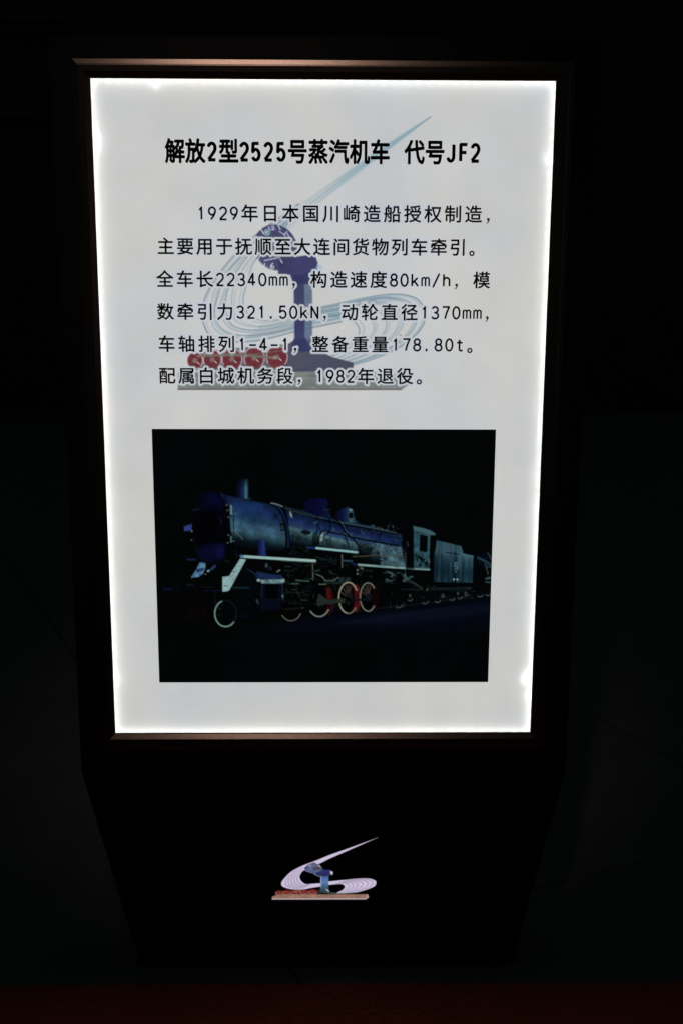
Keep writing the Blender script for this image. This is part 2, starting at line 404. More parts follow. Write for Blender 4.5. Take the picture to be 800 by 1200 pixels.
for (x0_, z0_, x1_, z1_) in ((PX0, PZ1 + .002, PX1, PZ1 + .002), (PX0, PZ0 - .002, PX1, PZ0 - .002), (PX0 - .002, PZ0, PX0 - .002, PZ1), (PX1 + .002, PZ0, PX1 + .002, PZ1)):
    led_strip(x0_, z0_, x1_, z1_, .0250, M_edge_glow, pitch=.0205, size=.0045)       # second row, added deeper in the box to widen the edge glow
# emitters added behind the film for the bright spots along its edges
for (u, v, dx) in ((183, 97, 0), (113.5, 160, 0), (113, 172, 0), (136.5, 795, 0), (617.5, 790, 0), (615, 797, 0), (620, 815, 0), (643, 185, 0)):
    p = at(u, v); h = .0016
    me = bpy.data.meshes.new('added_emitter'); me.from_pydata([(p.x - h, .009, p.z - h), (p.x + h, .009, p.z - h), (p.x + h, .009, p.z + h), (p.x - h, .009, p.z + h)], [], [(0, 1, 2, 3)])
    link('added_emitter', me, M_bright_spot, sign)

# ------------------------------------------------------------------ lettering
HZ = {}
def ribbon(pts, wd, close=False):
    """flat stroke of width wd along pts, round at its bends: vertices and triangles"""
    vs, fs = [], []; P = [np.array(q, float) for q in pts]
    if close: P.append(P[0])
    for p0, p1 in zip(P[:-1], P[1:]):
        d = p1 - p0; L = np.hypot(*d)
        if L < 1e-7: continue
        n_ = np.array([-d[1], d[0]]) / L * wd / 2; b = len(vs)
        vs += [p0 - n_, p1 - n_, p1 + n_, p0 + n_]; fs += [(b, b + 1, b + 2), (b, b + 2, b + 3)]
    for q in (P if close else P[1:-1]):
        b = len(vs); vs += [q + np.array([math.cos(t), math.sin(t)]) * wd / 2 for t in np.arange(8) * math.pi / 4 + .39]
        fs += [(b, b + i, b + i + 1) for i in range(1, 7)]
    return vs, fs
def hanzi(ch, bold):
    """flat glyph of Blender's built-in font at size 1, made heavier by a stroke along its outline"""
    if (ch, bold) in HZ: return HZ[(ch, bold)]
    cu = bpy.data.curves.new('g', 'FONT'); cu.body = ch; cu.size = 1; cu.fill_mode = 'FRONT'; cu.resolution_u = 3
    o = bpy.data.objects.new('g', cu); COL.objects.link(o)
    dg = bpy.context.evaluated_depsgraph_get(); ev = o.evaluated_get(dg); m = ev.to_mesh()
    m.calc_loop_triangles(); V = [np.array((v.co.x, v.co.y)) for v in m.vertices]; T = [tuple(t.vertices) for t in m.loop_triangles]
    cnt = {}
    for pg in m.polygons:
        vv = list(pg.vertices)
        for i in range(len(vv)):
            k = tuple(sorted((vv[i], vv[(i + 1) % len(vv)]))); cnt[k] = cnt.get(k, 0) + 1
    if bold:
        used = set()
        for (i, j), c in cnt.items():
            if c != 1: continue
            rv, rf = ribbon([V[i], V[j]], bold); b = len(V); V += rv; T += [tuple(b + q for q in t) for t in rf]
            for k in (i, j):
                if k in used: continue
                used.add(k); b = len(V); h = bold / 2
                V += [V[k] + np.array(q) * h for q in ((-.8, -.8), (.8, -.8), (.8, .8), (-.8, .8))]; T += [(b, b + 1, b + 2), (b, b + 2, b + 3)]
    ev.to_mesh_clear(); bpy.data.objects.remove(o); bpy.data.curves.remove(cu)
    HZ[(ch, bold)] = (np.array(V), T); return HZ[(ch, bold)]
def el(cx, cy_, rx, ry, a0, a1, n=16): return [(cx + rx * math.cos(math.radians(a0 + (a1 - a0) * i / n)), cy_ + ry * math.sin(math.radians(a0 + (a1 - a0) * i / n))) for i in range(n + 1)]
# plain sans figures drawn as strokes in a box: x -0.5..0.5, y 0..1
MONO = {
 '0': [el(0, .5, .44, .5, 0, 360, 24)], '1': [[(-.24, .78), (-.02, .90), (.04, 1.0), (.04, 0)]],
 '2': [el(0, .72, .42, .28, 165, -20, 12) + [(.30, .50), (-.42, .02)], [(-.46, 0), (.46, 0)]],
 '3': [el(-.02, .755, .38, .245, 160, -90, 12) + [(-.14, .51)], el(-.02, .255, .43, .255, 90, -160, 14)],
 '4': [[(.14, 0), (.14, 1.0), (-.46, .27), (.48, .27)]],
 '5': [[(.38, 1.0), (-.32, 1.0), (-.38, .50)] + el(-.01, .32, .43, .32, 140, -155, 14)],
 '6': [[(.22, 1.0), (-.2, .62)] + el(0, .31, .42, .31, 150, 510, 20)],
 '7': [[(-.44, 1.0), (.44, 1.0), (.12, .5), (-.08, 0)]],
 '8': [el(0, .76, .36, .24, 0, 360, 20), el(0, .265, .43, .265, 0, 360, 20)],
 '9': [el(0, .69, .42, .31, -30, 330, 20)[::1], [(.40, .62), (.20, .30), (-.16, 0)]],
 'm': [[(-.46, 0), (-.46, .72)], [(-.46, .56)] + el(-.23, .56, .22, .16, 150, 0, 7) + [(-.01, 0)], [(-.01, .56)] + el(.23, .56, .23, .16, 150, 0, 7) + [(.46, 0)]],
 'k': [[(-.38, 0), (-.38, 1.02)], [(.34, .70), (-.36, .27)], [(-.12, .43), (.42, 0)]],
 'h': [[(-.38, 0), (-.38, 1.02)], [(-.38, .48)] + el(0, .48, .37, .24, 150, 0, 9) + [(.38, 0)]],
 '/': [[(-.42, -.10), (.42, 1.06)]], 'N': [[(-.42, 0), (-.42, 1), (.42, 0), (.42, 1)]],
 't': [[(-.06, .96), (-.06, .16)] + el(.14, .16, .20, .16, 180, 285, 7) + [(.38, .04)], [(-.40, .70), (.34, .70)]],
 '-': [[(-.46, .44), (.46, .44)]], '.': [[(-.34, .03), (-.04, .03)]],
 'J': [[(.30, 1.0), (.30, .26)] + el(-.06, .26, .36, .26, 0, -165, 12)], 'F': [[(.44, 1.0), (-.38, 1.0), (-.38, 0)], [(-.38, .52), (.34, .52)]],
}
V, T = hanzi('国', 0); EM_LO, EM_HI = V.min(0), V.max(0); CJK_C = (EM_LO + EM_HI) / 2; CJK_W = EM_HI - EM_LO
def is_half(ch): return ord(ch) < 256
LET = []
def set_line(name, items, Z, hanzi_px, dig_h_px, vref, bold, stroke_px, xs_full=1.0, half_w_px=9.4, halo=True):
    """items: (char, centre x in metres); Z: line centre; sizes in photo pixels near row vref"""
    k = (at(401, vref) - at(400, vref)).x; sh = hanzi_px * k / CJK_W[1]
    line = empty(name, (items[0][1], 0, Z)); line.parent = sign; line.matrix_parent_inverse = Matrix.Translation(-sign.location)
    for ch, xc in items:
        if is_half(ch):
            vs, fs = [], []
            W2, H2, sw = half_w_px * k, dig_h_px * k, stroke_px * k
            if ch == '.': sw *= 1.35
            if ch == 'm': sw *= .9
            for st in MONO[ch]:
                Q = [(x * (W2 - sw), (y * (H2 - sw) + sw / 2) - H2 / 2) for x, y in st]
                rv, rf = ribbon(Q, sw, close=(len(st) > 12 and math.hypot(st[0][0] - st[-1][0], st[0][1] - st[-1][1]) < .02))
                b = len(vs); vs += rv; fs += [tuple(b + q for q in t) for t in rf]
            V, T = np.array(vs), fs
        elif ch == '，':
            c = np.array([(-.9, 1.9), (1.2, 1.9), (1.25, .2), (.5, -1.6), (-1.2, -2.9), (-1.3, -2.2), (-.2, -1.1), (.1, -.1), (-.9, -.1)]) * k * 1.12
            V, T = c * 1.25 + np.array([0, -6.6 * k]), [(0, 1, 8), (1, 7, 8), (1, 2, 7), (2, 3, 7), (3, 6, 7), (3, 4, 6), (4, 5, 6)]
        elif ch == '。':
            rv, rf = ribbon([(x * k, y * k - 6.4 * k) for x, y in el(0, 0, 2.3, 2.3, 0, 360, 16)], stroke_px * .8 * k, True); V, T = np.array(rv), rf
        else:
            V, T = hanzi(ch, bold); V = (V - CJK_C) * sh * np.array([xs_full, 1])
        vs = [(xc + p, -.0006, Z + q) for p, q in V]
        o = mesh_obj('character', vs, T, M_ink, None); o.parent = line; o.matrix_parent_inverse = Matrix.Translation(-line.location)
        if halo: LET.append(o)
def body_line(s, u0, v0, u1, v1):
    a, b = at(u0, v0), at(u1, v1); Z = (a.z + b.z) / 2
    k = (at(401, 330) - at(400, 330)).x; wf = 21.7 * k
    ws = [wf / 2 if is_half(c) else wf for c in s]
    c = [0.0]
    for i in range(1, len(s)): c.append(c[-1] + (ws[i - 1] + ws[i]) / 2)
    gap = (b.x + (.29 * wf if s[-1] in '，。' else 0) - a.x - c[-1]) / (len(s) - 1)
    items = [(ch, a.x + c[i] + gap * i) for i, ch in enumerate(s)]
    items = [(ch, x - (.29 * wf if ch in '，。' else 0)) for i, (ch, x) in enumerate(items)]
    set_line('text_line', items, Z, 17.9, 15.8, 330, .036, 2.2, half_w_px=11.0)
body_line('1929年日本国川崎造船授权制造，', 236, 250.3, 571.5, 251.2)
body_line('主要用于抚顺至大连间货物列车牵引。', 194.5, 289.6, 552.5, 289.6)
body_line('全车长22340mm，构造速度80km/h，模', 193.6, 327.7, 563.7, 328.2)
body_line('数牵引力321.50kN，动轮直径1370mm，', 194.2, 366.0, 570.3, 366.2)
body_line('车轴排列1-4-1，整备重量178.80t。', 195.6, 403.6, 550, 404)
body_line('配属白城机务段，1982年退役。', 196.2, 440.8, 490.8, 440.8)
tt = list(zip('解放2型2525号蒸汽机车代号JF2', (205.3, 229.2, 248.5, 268.2, 286.4, 300, 314.6, 329.3, 348.7, 373, 397, 421.2, 445, 485.3, 509.2, 528.3, 542.8, 556.4)))
set_line('title_line', [(c, at(u, 178).x) for c, u in tt], (at(205, 177.7).z + at(556, 178.9).z) / 2, 25.0, 22.6, 178, .064, 3.9, xs_full=.83, half_w_px=13.2, halo=False)

# mask of the lettering, for the pale outline printed round the words
def letter_mask(xs, zs):
    W_, H_ = len(xs), len(zs); m = np.zeros((H_, W_), bool); dx = xs[1] - xs[0]; dz = zs[1] - zs[0]
    for o in LET:
        co = np.array([v.co[:] for v in o.data.vertices])
        for p in o.data.polygons:
            P = co[list(p.vertices)][:, [0, 2]]; P = np.stack([(P[:, 0] - xs[0]) / dx, (P[:, 1] - zs[0]) / dz], 1)
            lo = np.floor(P.min(0)).astype(int); hi = np.ceil(P.max(0)).astype(int) + 1
            lo = np.maximum(lo, 0); hi = np.minimum(hi, (W_, H_))
            if (hi <= lo).any(): continue
            gx, gy = np.meshgrid(np.arange(lo[0], hi[0]), np.arange(lo[1], hi[1]))
            (x0, y0), (x1, y1), (x2, y2) = P
            den = (y1 - y2) * (x0 - x2) + (x2 - x1) * (y0 - y2)
            if abs(den) < 1e-9: continue
            a_ = ((y1 - y2) * (gx - x2) + (x2 - x1) * (gy - y2)) / den; b_ = ((y2 - y0) * (gx - x2) + (x0 - x2) * (gy - y2)) / den
            m[lo[1]:hi[1], lo[0]:hi[0]] |= (a_ > -.15) & (b_ > -.15) & (a_ + b_ < 1.15)
    return m
def dilate(m, r):
    out = np.zeros(m.shape, float); R = int(r + 1)
    for i in range(-R, R + 1):
        for j in range(-R, R + 1):
            d = math.hypot(i, j); a_ = min(1, max(0, r + .5 - d))
            if a_ <= 0: continue
            out = np.maximum(out, np.roll(np.roll(m, i, 0), j, 1) * a_)
    return out

# ------------------------------------------------------------------ film with the pale statue drawing behind the text
FILM = lin((200, 201, 202)) / BACK_L
def paint_statue(p):
    base = (200, 201, 202)
    ltb = (150, 182, 194); mid = (112, 144, 162); dk = (84, 114, 138)
    # blade
    p.poly([(505, 136.5), (486, 151), (462, 169), (440, 188), (412, 210), (376, 236), (362, 240), (402, 203), (432, 183), (460, 164), (486, 147)], (168, 194, 204), lambda X, Y: np.interp(X, [350, 430, 505], [.05, .55, .62]), 1.0)
    g = random.Random(3)
    for k in range(7):
        t = k / 6
        p.line([(504, 137), (462 + 2 * t, 163.5 + 5 * t), (412 - 2 * t, 198 + 11 * t), (352 + 4 * t, 239 + 14 * t), (309 + 9 * t, 270 + 20 * t)], [1.0, 1.6, 1.2, 1.0], mid if k % 2 else ltb, .42 + .15 * (k == 3), .7, True)
    # left turn: nested ribbons edges
    outer = [(350, 239), (305, 271), (270, 305), (248, 333), (238, 360), (239, 382), (252, 397), (283, 401), (318, 396), (356, 386), (400, 377)]
    inner = [(338, 262), (322, 285), (300, 305), (291, 325), (286, 345), (287, 362), (296, 372), (313, 376), (335, 373), (352, 370), (400, 361)]
    O, I = spline(outer, 8), spline(inner, 8)
    for k, (t, wd, c, a) in enumerate([(0, 1.5, dk, .8), (.07, .8, mid, .6), (.2, 1.0, mid, .75), (.27, 2.3, ltb, .7), (.31, 1.1, dk, .8), (.45, 1.0, mid, .75), (.51, 2.2, ltb, .6), (.56, 1.1, dk, .8), (.7, .9, mid, .75), (.76, 1.6, ltb, .7), (.9, .8, mid, .6), (1, 1.5, mid, .8)]):
        Q = O * (1 - t) + I * t + np.array([[math.sin(i * .35 + k) * .7, 0] for i in range(len(O))]); p.line(Q, wd, c, a * .85, .6)
    # bridge from the left turn to the right loop
    for k in range(6):
        t = k / 5
        p.line([(283 + 4 * k, 399 - 4 * t * 4), (330, 392 - 14 * t), (372, 377 - 12 * t), (404, 366 - 8 * t + 3), (440, 357 - 6 * t)], [.8, 1.2, .9], (ltb, mid, dk)[k % 3], .55, .6, True)
    # right loop
    outer = [(360, 363), (400, 355), (430, 348.5), (455, 345), (476, 346), (490, 352), (498, 366), (496, 379), (486, 393), (464, 409), (430, 423), (390, 432), (350, 436)]
    inner = [(360, 375), (384, 371), (398, 371), (405, 372), (412, 375), (418, 380), (421, 388), (418, 396), (410, 404), (398, 412), (384, 419), (366, 427), (346, 434)]
    O, I = spline(outer, 8), spline(inner, 8)
    for k, (t, wd, c, a) in enumerate([(0, 1.5, dk, .85), (.04, 2.2, ltb, .7), (.13, 2.6, (128, 160, 172), .75), (.18, .9, dk, .7), (.33, 1.0, mid, .7), (.37, 2.0, ltb, .7), (.41, .9, dk, .65), (.55, 1.9, ltb, .7), (.59, 1.0, dk, .7), (.74, 2.2, ltb, .7), (.78, 1.0, mid, .75), (.93, 1.0, mid, .7), (1, 2.0, (124, 154, 170), .8)]):
        p.line(O * (1 - t) + I * t, wd, c, a * .85, .6)
    p.poly([(420, 350.5), (455, 346.5), (470, 352), (440, 356)], (118, 148, 178), .35, 1.5)
    # plinth
    p.poly([(208.5, 436), (420, 434), (479, 440), (479, 450.5), (470, 457), (208.5, 457)], lambda X, Y: np.stack([122 + 22 * (fbm(X, Y * 2, 9, 5) - .5) * 2, 130 + 22 * (fbm(X, Y * 2, 9, 5) - .5) * 2, 128 + 20 * (fbm(X, Y * 2, 9, 5) - .5) * 2], -1), .9)
    for yy in (440.5, 446, 451.5): p.line([(209, yy), (474, yy)], .7, (110, 120, 118), .6)
    p.line([(209, 456.2), (470, 456.2)], 1.4, (104, 92, 88), .85)
    for k in range(17): p.line([(216 + k * 15.5, 436 + 5 * (k % 2)), (216 + k * 15.5, 446 + 5 * (k % 2))], .6, (112, 122, 120), .5)
    # dark foot, column, head block
    navy = (64, 63, 122)
    p.poly([(326, 411), (338, 403), (345, 398), (366, 396), (372, 409), (388, 418), (414, 425), (414, 434), (326, 436)], (76, 80, 104), .95)
    p.poly([(357, 318), (366, 318), (366, 398), (356, 402)], lambda X, Y: np.stack([86 + 16 * fbm(X, Y, 14, 3), 106 + 22 * fbm(X, Y, 14, 3), 142 + 12 * fbm(X, Y, 14, 3)], -1), .9, .8)
    p.poly([(344, 322), (357, 322), (357, 395), (366, 412), (340, 412), (345, 395)], lambda X, Y: np.stack([44 + 12 * fbm(X, Y, 12, 8), 50 + 14 * fbm(X, Y, 12, 8), 106 + 14 * fbm(X, Y, 12, 8)], -1), .95, .7)
    p.line([(344, 345), (344.5, 395)], 1.0, (150, 160, 190), .6)
    p.poly([(326, 302), (345, 301), (364, 298.5), (370, 301), (372.5, 308), (372, 317), (366, 325), (364, 333), (344, 333), (340, 322), (326, 321)], lambda X, Y: np.stack([44 + 14 * fbm(X, Y, 10, 9), 50 + 12 * fbm(X, Y, 10, 9), 108 + 16 * fbm(X, Y, 10, 9)], -1), .96, .7)
    p.poly([(372, 309), (378, 312), (377, 318), (366, 326)], (150, 188, 205), .6)
    # clock
    p.ell(323, 290, 25, 27.5, lambda X, Y: np.stack([56 + 22 * fbm(X, Y, 9, 4), 56 + 18 * fbm(X, Y, 9, 4), 108 + 18 * fbm(X, Y, 9, 4)], -1), .95, .8, -.5)
    p.poly([(318, 275), (330, 278), (345, 282), (348, 300), (330, 303), (317, 301)], (88, 90, 108), .7, 2)
    p.arc(321, 290, 18, 20, -70, 20, 1.0, (190, 200, 225), .8); p.arc(321, 290, 22, 24, 100, 190, .8, (160, 170, 205), .6)
    p.ell(313, 272.5, 4.2, 4.2, (126, 156, 166), .95); p.ell(312.5, 272, 2.2, 2.2, (146, 176, 184), .9)
    for (x0, y0, x1, y1) in ((305.5, 268, 309, 274), (326, 264, 328.5, 269), (333, 275, 336.5, 271.5), (337, 274, 340, 280), (302, 305, 304.5, 300.5), (309, 313, 310.5, 309), (328.5, 304, 331, 308)):
        p.line([(x0, y0), (x1, y1)], 1.1, (205, 210, 228), .9)
    p.line([(310, 305.3), (328, 301.5)], 1.1, (190, 200, 220), .9)
    p.line([(315, 266), (316.5, 269.5)], 1, (205, 210, 228), .9)
    p.line([(318, 266), (320.5, 265), (321, 267), (318.5, 269.3), (322, 268.8)], .9, (205, 210, 228), .9)
    p.arc(319.2, 313.3, 1.7, 1.7, 0, 360, .9, (215, 220, 235), .95); p.line([(317.6, 312.6), (318.2, 310), (320, 308.6)], .9, (215, 220, 235), .95)
    # red wheels
    p.poly([(226, 414), (262, 409), (338, 403), (338, 434), (222, 434)], lambda X, Y: np.stack([84 + 40 * (fbm(X, Y, 5, 3) - .5), 84 + 36 * (fbm(X, Y, 5, 3) - .5), 94 + 30 * (fbm(X, Y, 5, 4) - .5)], -1), .85, 1)
    for i, (x, y, r) in enumerate(((228.5, 422.6, 9.2), (249, 421.4, 10.4), (272, 421, 11.6), (298, 419.6, 11.7), (324.7, 418.4, 12.2))):
        p.ell(x, y, r, r * 1.08, lambda X, Y: np.stack([112 + 30 * fbm(X, Y, 5, 7), 32 + 26 * fbm(X, Y, 5, 2), 48 + 20 * fbm(X, Y, 5, 2)], -1), .97)
        p.arc(x, y, r, r * 1.08, 150 if i else 60, 400, .9, (214, 196, 204), .8)
        for q in range(6):
            t = q * 1.047 + i * .5; p.ell(x + r * .62 * math.cos(t), y + r * .62 * math.sin(t), 1.6, 1.5, (112, 30, 48), .85)
        for q in range(7): p.line([(x, y), (x + r * .8 * math.cos(q * .9 + i), y + r * .85 * math.sin(q * .9 + i))], 1.1, (104, 34, 48), .55)
        p.ell(x, y, 2.8, 2.8, (140, 122, 120), .95)
        p.line([(x + 3, y + 2), (x + 5, y + 4)], .9, (230, 220, 222), .8)
    p.line([(232, 417.5), (262, 416), (290, 416.5), (324, 419.5)], 2.8, (132, 124, 116), .92); p.line([(262, 414), (300, 415), (330, 411)], 1.2, (120, 112, 108), .8)
    for x, y in ((272, 416.5), (288, 417), (322, 419)): p.ell(x, y, 2, 2, (152, 144, 134), .95)
    p.ell(401, 383.5, 2.2, 1.3, (238, 205, 196), .8, .9, -.6); p.ell(469, 393, .8, .8, (50, 50, 50), .8)
    p.ell(421, 354, .8, .8, (50, 60, 60), .7)
    # pale softened watermark: everything sinks a little into the white film
    b = lin(base); p.C = b * (np.maximum(p.C, 1e-4) / b) ** 1.28; g_ = p.C.mean(-1, keepdims=True); p.C = (p.C * .84 + g_ * .16) * .975 + b * .025

STEP = .00115
sa, sb = at(200, 130), at(512, 464)
sx0, sx1, sz1, sz0 = at(200, 300).x, sb.x, sa.z, sb.z
xs = np.linspace(sx0, sx1, int((sx1 - sx0) / STEP)); zs = np.linspace(sz1, sz0, int((sz1 - sz0) / STEP))
XX, ZZ = np.meshgrid(xs, zs); U, Vv = px_of(XX, ZZ)
p = Paint(U, Vv, lin((200, 201, 202))); paint_statue(p)
halo = dilate(letter_mask(xs, zs), 3.1)[..., None]
hal_col = lin((196, 200, 209)); p.C = p.C * (1 - halo * .95) + hal_col * halo * .95
grid_mesh('print_film', xs, zs, 0.0, np.clip(p.C / BACK_L, 0, 1), M_film, sign)
def blank(x0, x1, z0, z1):
    cols = np.tile(FILM, (2, 2, 1)); return grid_mesh('print_film', np.array([x0, x1]), np.array([z1, z0]), 0.0, cols, M_film, sign)
e0x, e1x, e1z, e0z = PX0 - OV, PX1 + OV, PZ1 + OV, PZ0 - OV
parts = [(e0x, sx0, sz0, e1z), (sx1, e1x, sz0, e1z), (sx0, sx1, sz1, e1z), (e0x, e1x, IZ1, sz0), (e0x, IX0, IZ0, IZ1), (IX1, e1x, IZ0, IZ1), (e0x, e1x, e0z, IZ0)]
obs = [blank(*q) for q in parts]
# join the pieces of the film into one mesh (one sheet of film)
vsum, fsum, csum = [], [], []
main = [o for o in bpy.data.objects if o.name.startswith('print_film') and o not in obs][0]
bm = bmesh.new(); bm.from_mesh(main.data)
for o in obs: bm.from_mesh(o.data)
bm.to_mesh(main.data); bm.free()
for o in obs: bpy.data.objects.remove(o)
main.name = 'print_film'

# ------------------------------------------------------------------ the night photograph of the locomotive, printed in the panel
def paint_loco(X, Y):
    p = Paint(X, Y, lin((4, 7, 8)))
    blk = (3, 5, 8)
    p.put((slice(None), slice(None)), np.ones(X.shape), lambda X, Y: np.stack([3 + 3 * fbm(X, Y, 60, 1), 6 + 4 * fbm(X, Y, 60, 1), 8 + 4 * fbm(X, Y, 60, 2)], -1), 1)
    # ground glow
    p.poly([(300, 742), (360, 722), (420, 716), (500, 707), (572, 697), (580, 700), (580, 738), (470, 742), (380, 748)], (5, 10, 27), .9, 8)
    p.poly([(400, 729), (450, 720), (520, 716), (575, 708), (578, 716), (520, 726), (450, 732)], (12, 22, 44), .8, 5)
    for k in range(10): p.line([(380 + 14 * k, 733 - 2.2 * k), (440 + 15 * k, 727 - 2.2 * k)], 1, (16, 26, 48), .35, 1.2)
    p.line([(415, 716), (470, 710), (545, 701)], .8, (40, 34, 34), .7)
    p.poly([(196, 690), (250, 688), (252, 730), (192, 734)], (6, 4, 9), .8, 4)
    for k in range(4): p.line([(217 + 3.5 * k, 728), (223 + 3.3 * k, 714)], 1.0, (30, 10, 20), .7)
    p.line([(192, 690.5), (201, 690.5)], 2, (20, 16, 62), .9); p.line([(205, 691), (209, 691)], 1.6, (16, 14, 44), .9); p.line([(240, 692), (262, 692.5)], 1.8, (14, 14, 50), .9)
    p.line([(251.5, 693), (252, 708), (262, 709)], .9, (26, 32, 42), .8); p.line([(239, 713), (239, 726)], .8, (36, 14, 22), .7)
    p.line([(275, 723), (290, 722)], 2.5, (8, 12, 40), .8, 1.2)
    # smokebox front
    p.ell(247, 617, 20, 40, lambda X, Y: np.stack([5 + 0 * X, 5 + .04 * (X - 225), np.clip(28 + 1.1 * (X - 228) - .25 * (Y - 577), 12, 76)], -1), .97, 1.5)
    p.ell(262, 598, 4.5, 14, (14, 14, 96), .6, 3); p.ell(241, 620, 15, 22, (2, 3, 8), .97, 2.5); p.ell(236, 612, 11, 13, (2, 3, 7), .9, 2)
    p.ell(251, 620, 10, 28, (2, 3, 9), .8, 3); p.poly([(256, 600), (268, 592), (272, 600), (272, 640), (258, 636)], (2, 4, 8), .95, 1.5)
    p.ell(247, 648, 15, 10, (10, 12, 58), .75, 4); p.ell(258, 646, 5, 8, (12, 18, 84), .7, 3)
    p.poly([(216, 617), (225, 614), (225, 621.5), (216, 622.5)], (46, 66, 150), .95); p.line([(226, 598), (233, 596.5)], .8, (40, 52, 70), .8)
    p.ell(225, 622.5, 1, 1, (120, 130, 130), .8, .4); p.ell(224.5, 633, .9, .9, (90, 100, 110), .8, .4)
    p.line([(258.8, 607), (259.3, 613)], 1, (90, 96, 120), .8)
    p.arc(247, 617, 21, 41, 100, 165, .7, (30, 36, 56), .6)
    # chimney
    p.poly([(277, 561), (291.5, 560.5), (291.5, 580), (294, 585), (277, 583)], keyed(lambda X, Y: X, [(276, (4, 7, 30)), (281, (10, 20, 62)), (286, (24, 56, 100)), (288.5, (74, 122, 148)), (290, (46, 86, 116)), (292, (8, 22, 44))]), lambda X, Y: np.clip((Y - 560) / 12, 0, 1), 1)
    p.line([(278, 584), (294, 585)], 1.0, (44, 66, 70), .8)
    # smokebox barrel
    fv = lambda X, Y: Y - (578 + (X - 258) * .19)
    def barrel(X, Y):
        c = keyed(fv, [(0, (12, 34, 74)), (5, (17, 46, 98)), (14, (20, 54, 112)), (24, (28, 68, 106)), (31, (54, 96, 130)), (39, (60, 104, 130)), (45, (34, 70, 88)), (50, (10, 30, 44)), (58, (3, 10, 16)), (70, (2, 5, 8))])(X, Y)
        n = fbm(X, Y, 9, 11); return c * (.72 + .56 * n)[..., None] * np.interp(X, [262, 275, 300, 335], [.75, 1, 1, .9])[..., None]
    p.poly([(257, 577), (265, 580), (281, 584), (300, 588), (317, 590.5), (325, 595), (331, 605), (334, 620), (335, 640), (330, 646), (300, 644), (273, 640), (269, 600), (264, 590)], barrel, 1, .7)
    p.ell(262, 603, 6, 20, (3, 5, 20), .8, 2.5)
    p.specks(285, 330, 600, 618, 26, (16, 34, 50), (.3, .8), 4, .6); p.specks(320, 328, 602, 608, 14, (6, 12, 20), (.5, 1.4), 8)
    p.poly([(328, 614), (333, 613), (333.5, 622), (329, 622.5)], (4, 8, 12), .95, .5); p.arc(331, 618, 1.2, 1.8, 0, 360, .6, (90, 110, 110), .9)
    # handrail and door gear near the front
    p.line([(271, 593), (271.4, 602)], 2.2, (104, 142, 150), .9); p.line([(271.2, 608), (271.6, 622)], 1.9, (60, 100, 112), .9); p.line([(271, 629), (271, 635)], 1.9, (76, 116, 124), .9)
    p.poly([(262, 594), (269, 592), (269, 606), (262, 600)], blk, .9); p.line([(274, 605), (274, 625)], 1.2, (6, 10, 16), .9)
    for (x, y) in ((266, 592), (267, 598), (275, 599), (278, 597.5), (277, 602), (273, 623), (268, 627), (267, 636), (274, 634), (268, 606)): p.ell(x, y, 1.2, .8, (92, 112, 108), .75, .5)
    p.line([(273, 600), (279, 597)], 1.1, (14, 24, 26), .9); p.line([(274, 621), (285, 632)], .8, (110, 122, 110), .85); p.line([(276, 646), (278, 652)], 1.4, (24, 34, 44), .8)
    # band
    p.line([(318, 590), (326, 595), (333, 607), (336, 622), (337, 641)], 4.2, (4, 9, 26), .97, .7, True); p.line([(320, 590.5), (328, 596), (334.5, 609), (337.5, 624), (338, 641)], 1.4, (20, 44, 96), .9, .6, True)
    p.line([(318, 589.5), (325, 591), (331, 593.5)], 1.2, (128, 146, 136), .85); p.line([(334.5, 594), (339, 604), (341.5, 622), (341.5, 636)], 1.2, (52, 84, 104), .8, .5, True)
    # boiler
    fb = lambda X, Y: Y - np.interp(X, [334, 372, 395, 420, 445, 475], [594, 604, 609, 614, 619, 628])
    def boiler(X, Y):
        c = keyed(fb, [(0, (14, 40, 72)), (2, (26, 66, 100)), (5, (12, 32, 70)), (9, (18, 40, 96)), (15, (27, 54, 112)), (20, (42, 78, 120)), (23, (84, 126, 142)), (27, (58, 94, 108)), (31, (40, 70, 84)), (36, (20, 40, 50)), (41, (8, 16, 20)), (50, (2, 4, 7))])(X, Y)
        n = fbm(X, Y, 6, 21); return c * (.72 + .5 * n)[..., None]
    p.poly([(334, 593.5), (357, 599), (372, 604), (395, 609), (420, 613.5), (445, 618.5), (473, 627), (477, 640), (476, 664), (440, 662), (410, 648), (372, 640), (341, 640), (338, 610)], boiler, 1, .7)
    r = lambda th, sc, sd: (lambda X, Y: np.clip((fbm(X, Y, sc, sd) - th) * 14, 0, 1))
    p.poly([(341, 626), (362, 632), (372, 636), (372, 642), (341, 642)], (4, 10, 14), lambda X, Y: r(.50, 4, 31)(X, Y) * .6, .8)
    p.poly([(378, 626), (412, 632), (440, 640), (458, 645), (458, 662), (378, 644)], (5, 12, 16), lambda X, Y: r(.56, 4, 33)(X, Y) * .55, .8)
    p.poly([(420, 636), (446, 640), (446, 662), (418, 650)], (4, 8, 12), lambda X, Y: r(.40, 9, 39)(X, Y) * .75, 2)
    p.poly([(440, 636), (476, 642), (476, 664), (446, 662)], lambda X, Y: np.array([72, 108, 128]) * (.5 + fbm(X, Y, 5, 35))[..., None], r(.34, 6, 36), .8)
    p.poly([(440, 634), (477, 640), (477, 666), (446, 664)], (4, 8, 14), lambda X, Y: r(.63, 3.0, 37)(X, Y) * .6, .8)
    p.poly([(352, 622.5), (358, 621), (365, 623), (364, 626), (358, 627), (354, 625)], (4, 6, 9), .95); p.line([(361, 613), (367, 611)], 1.4, (6, 12, 26), .9); p.line([(418, 625), (425, 622)], 1.3, (6, 12, 30), .9)
    p.line([(348, 626), (362, 634)], .9, (10, 22, 26), .8); p.line([(345, 618), (345, 636)], .6, (30, 54, 64), .7)
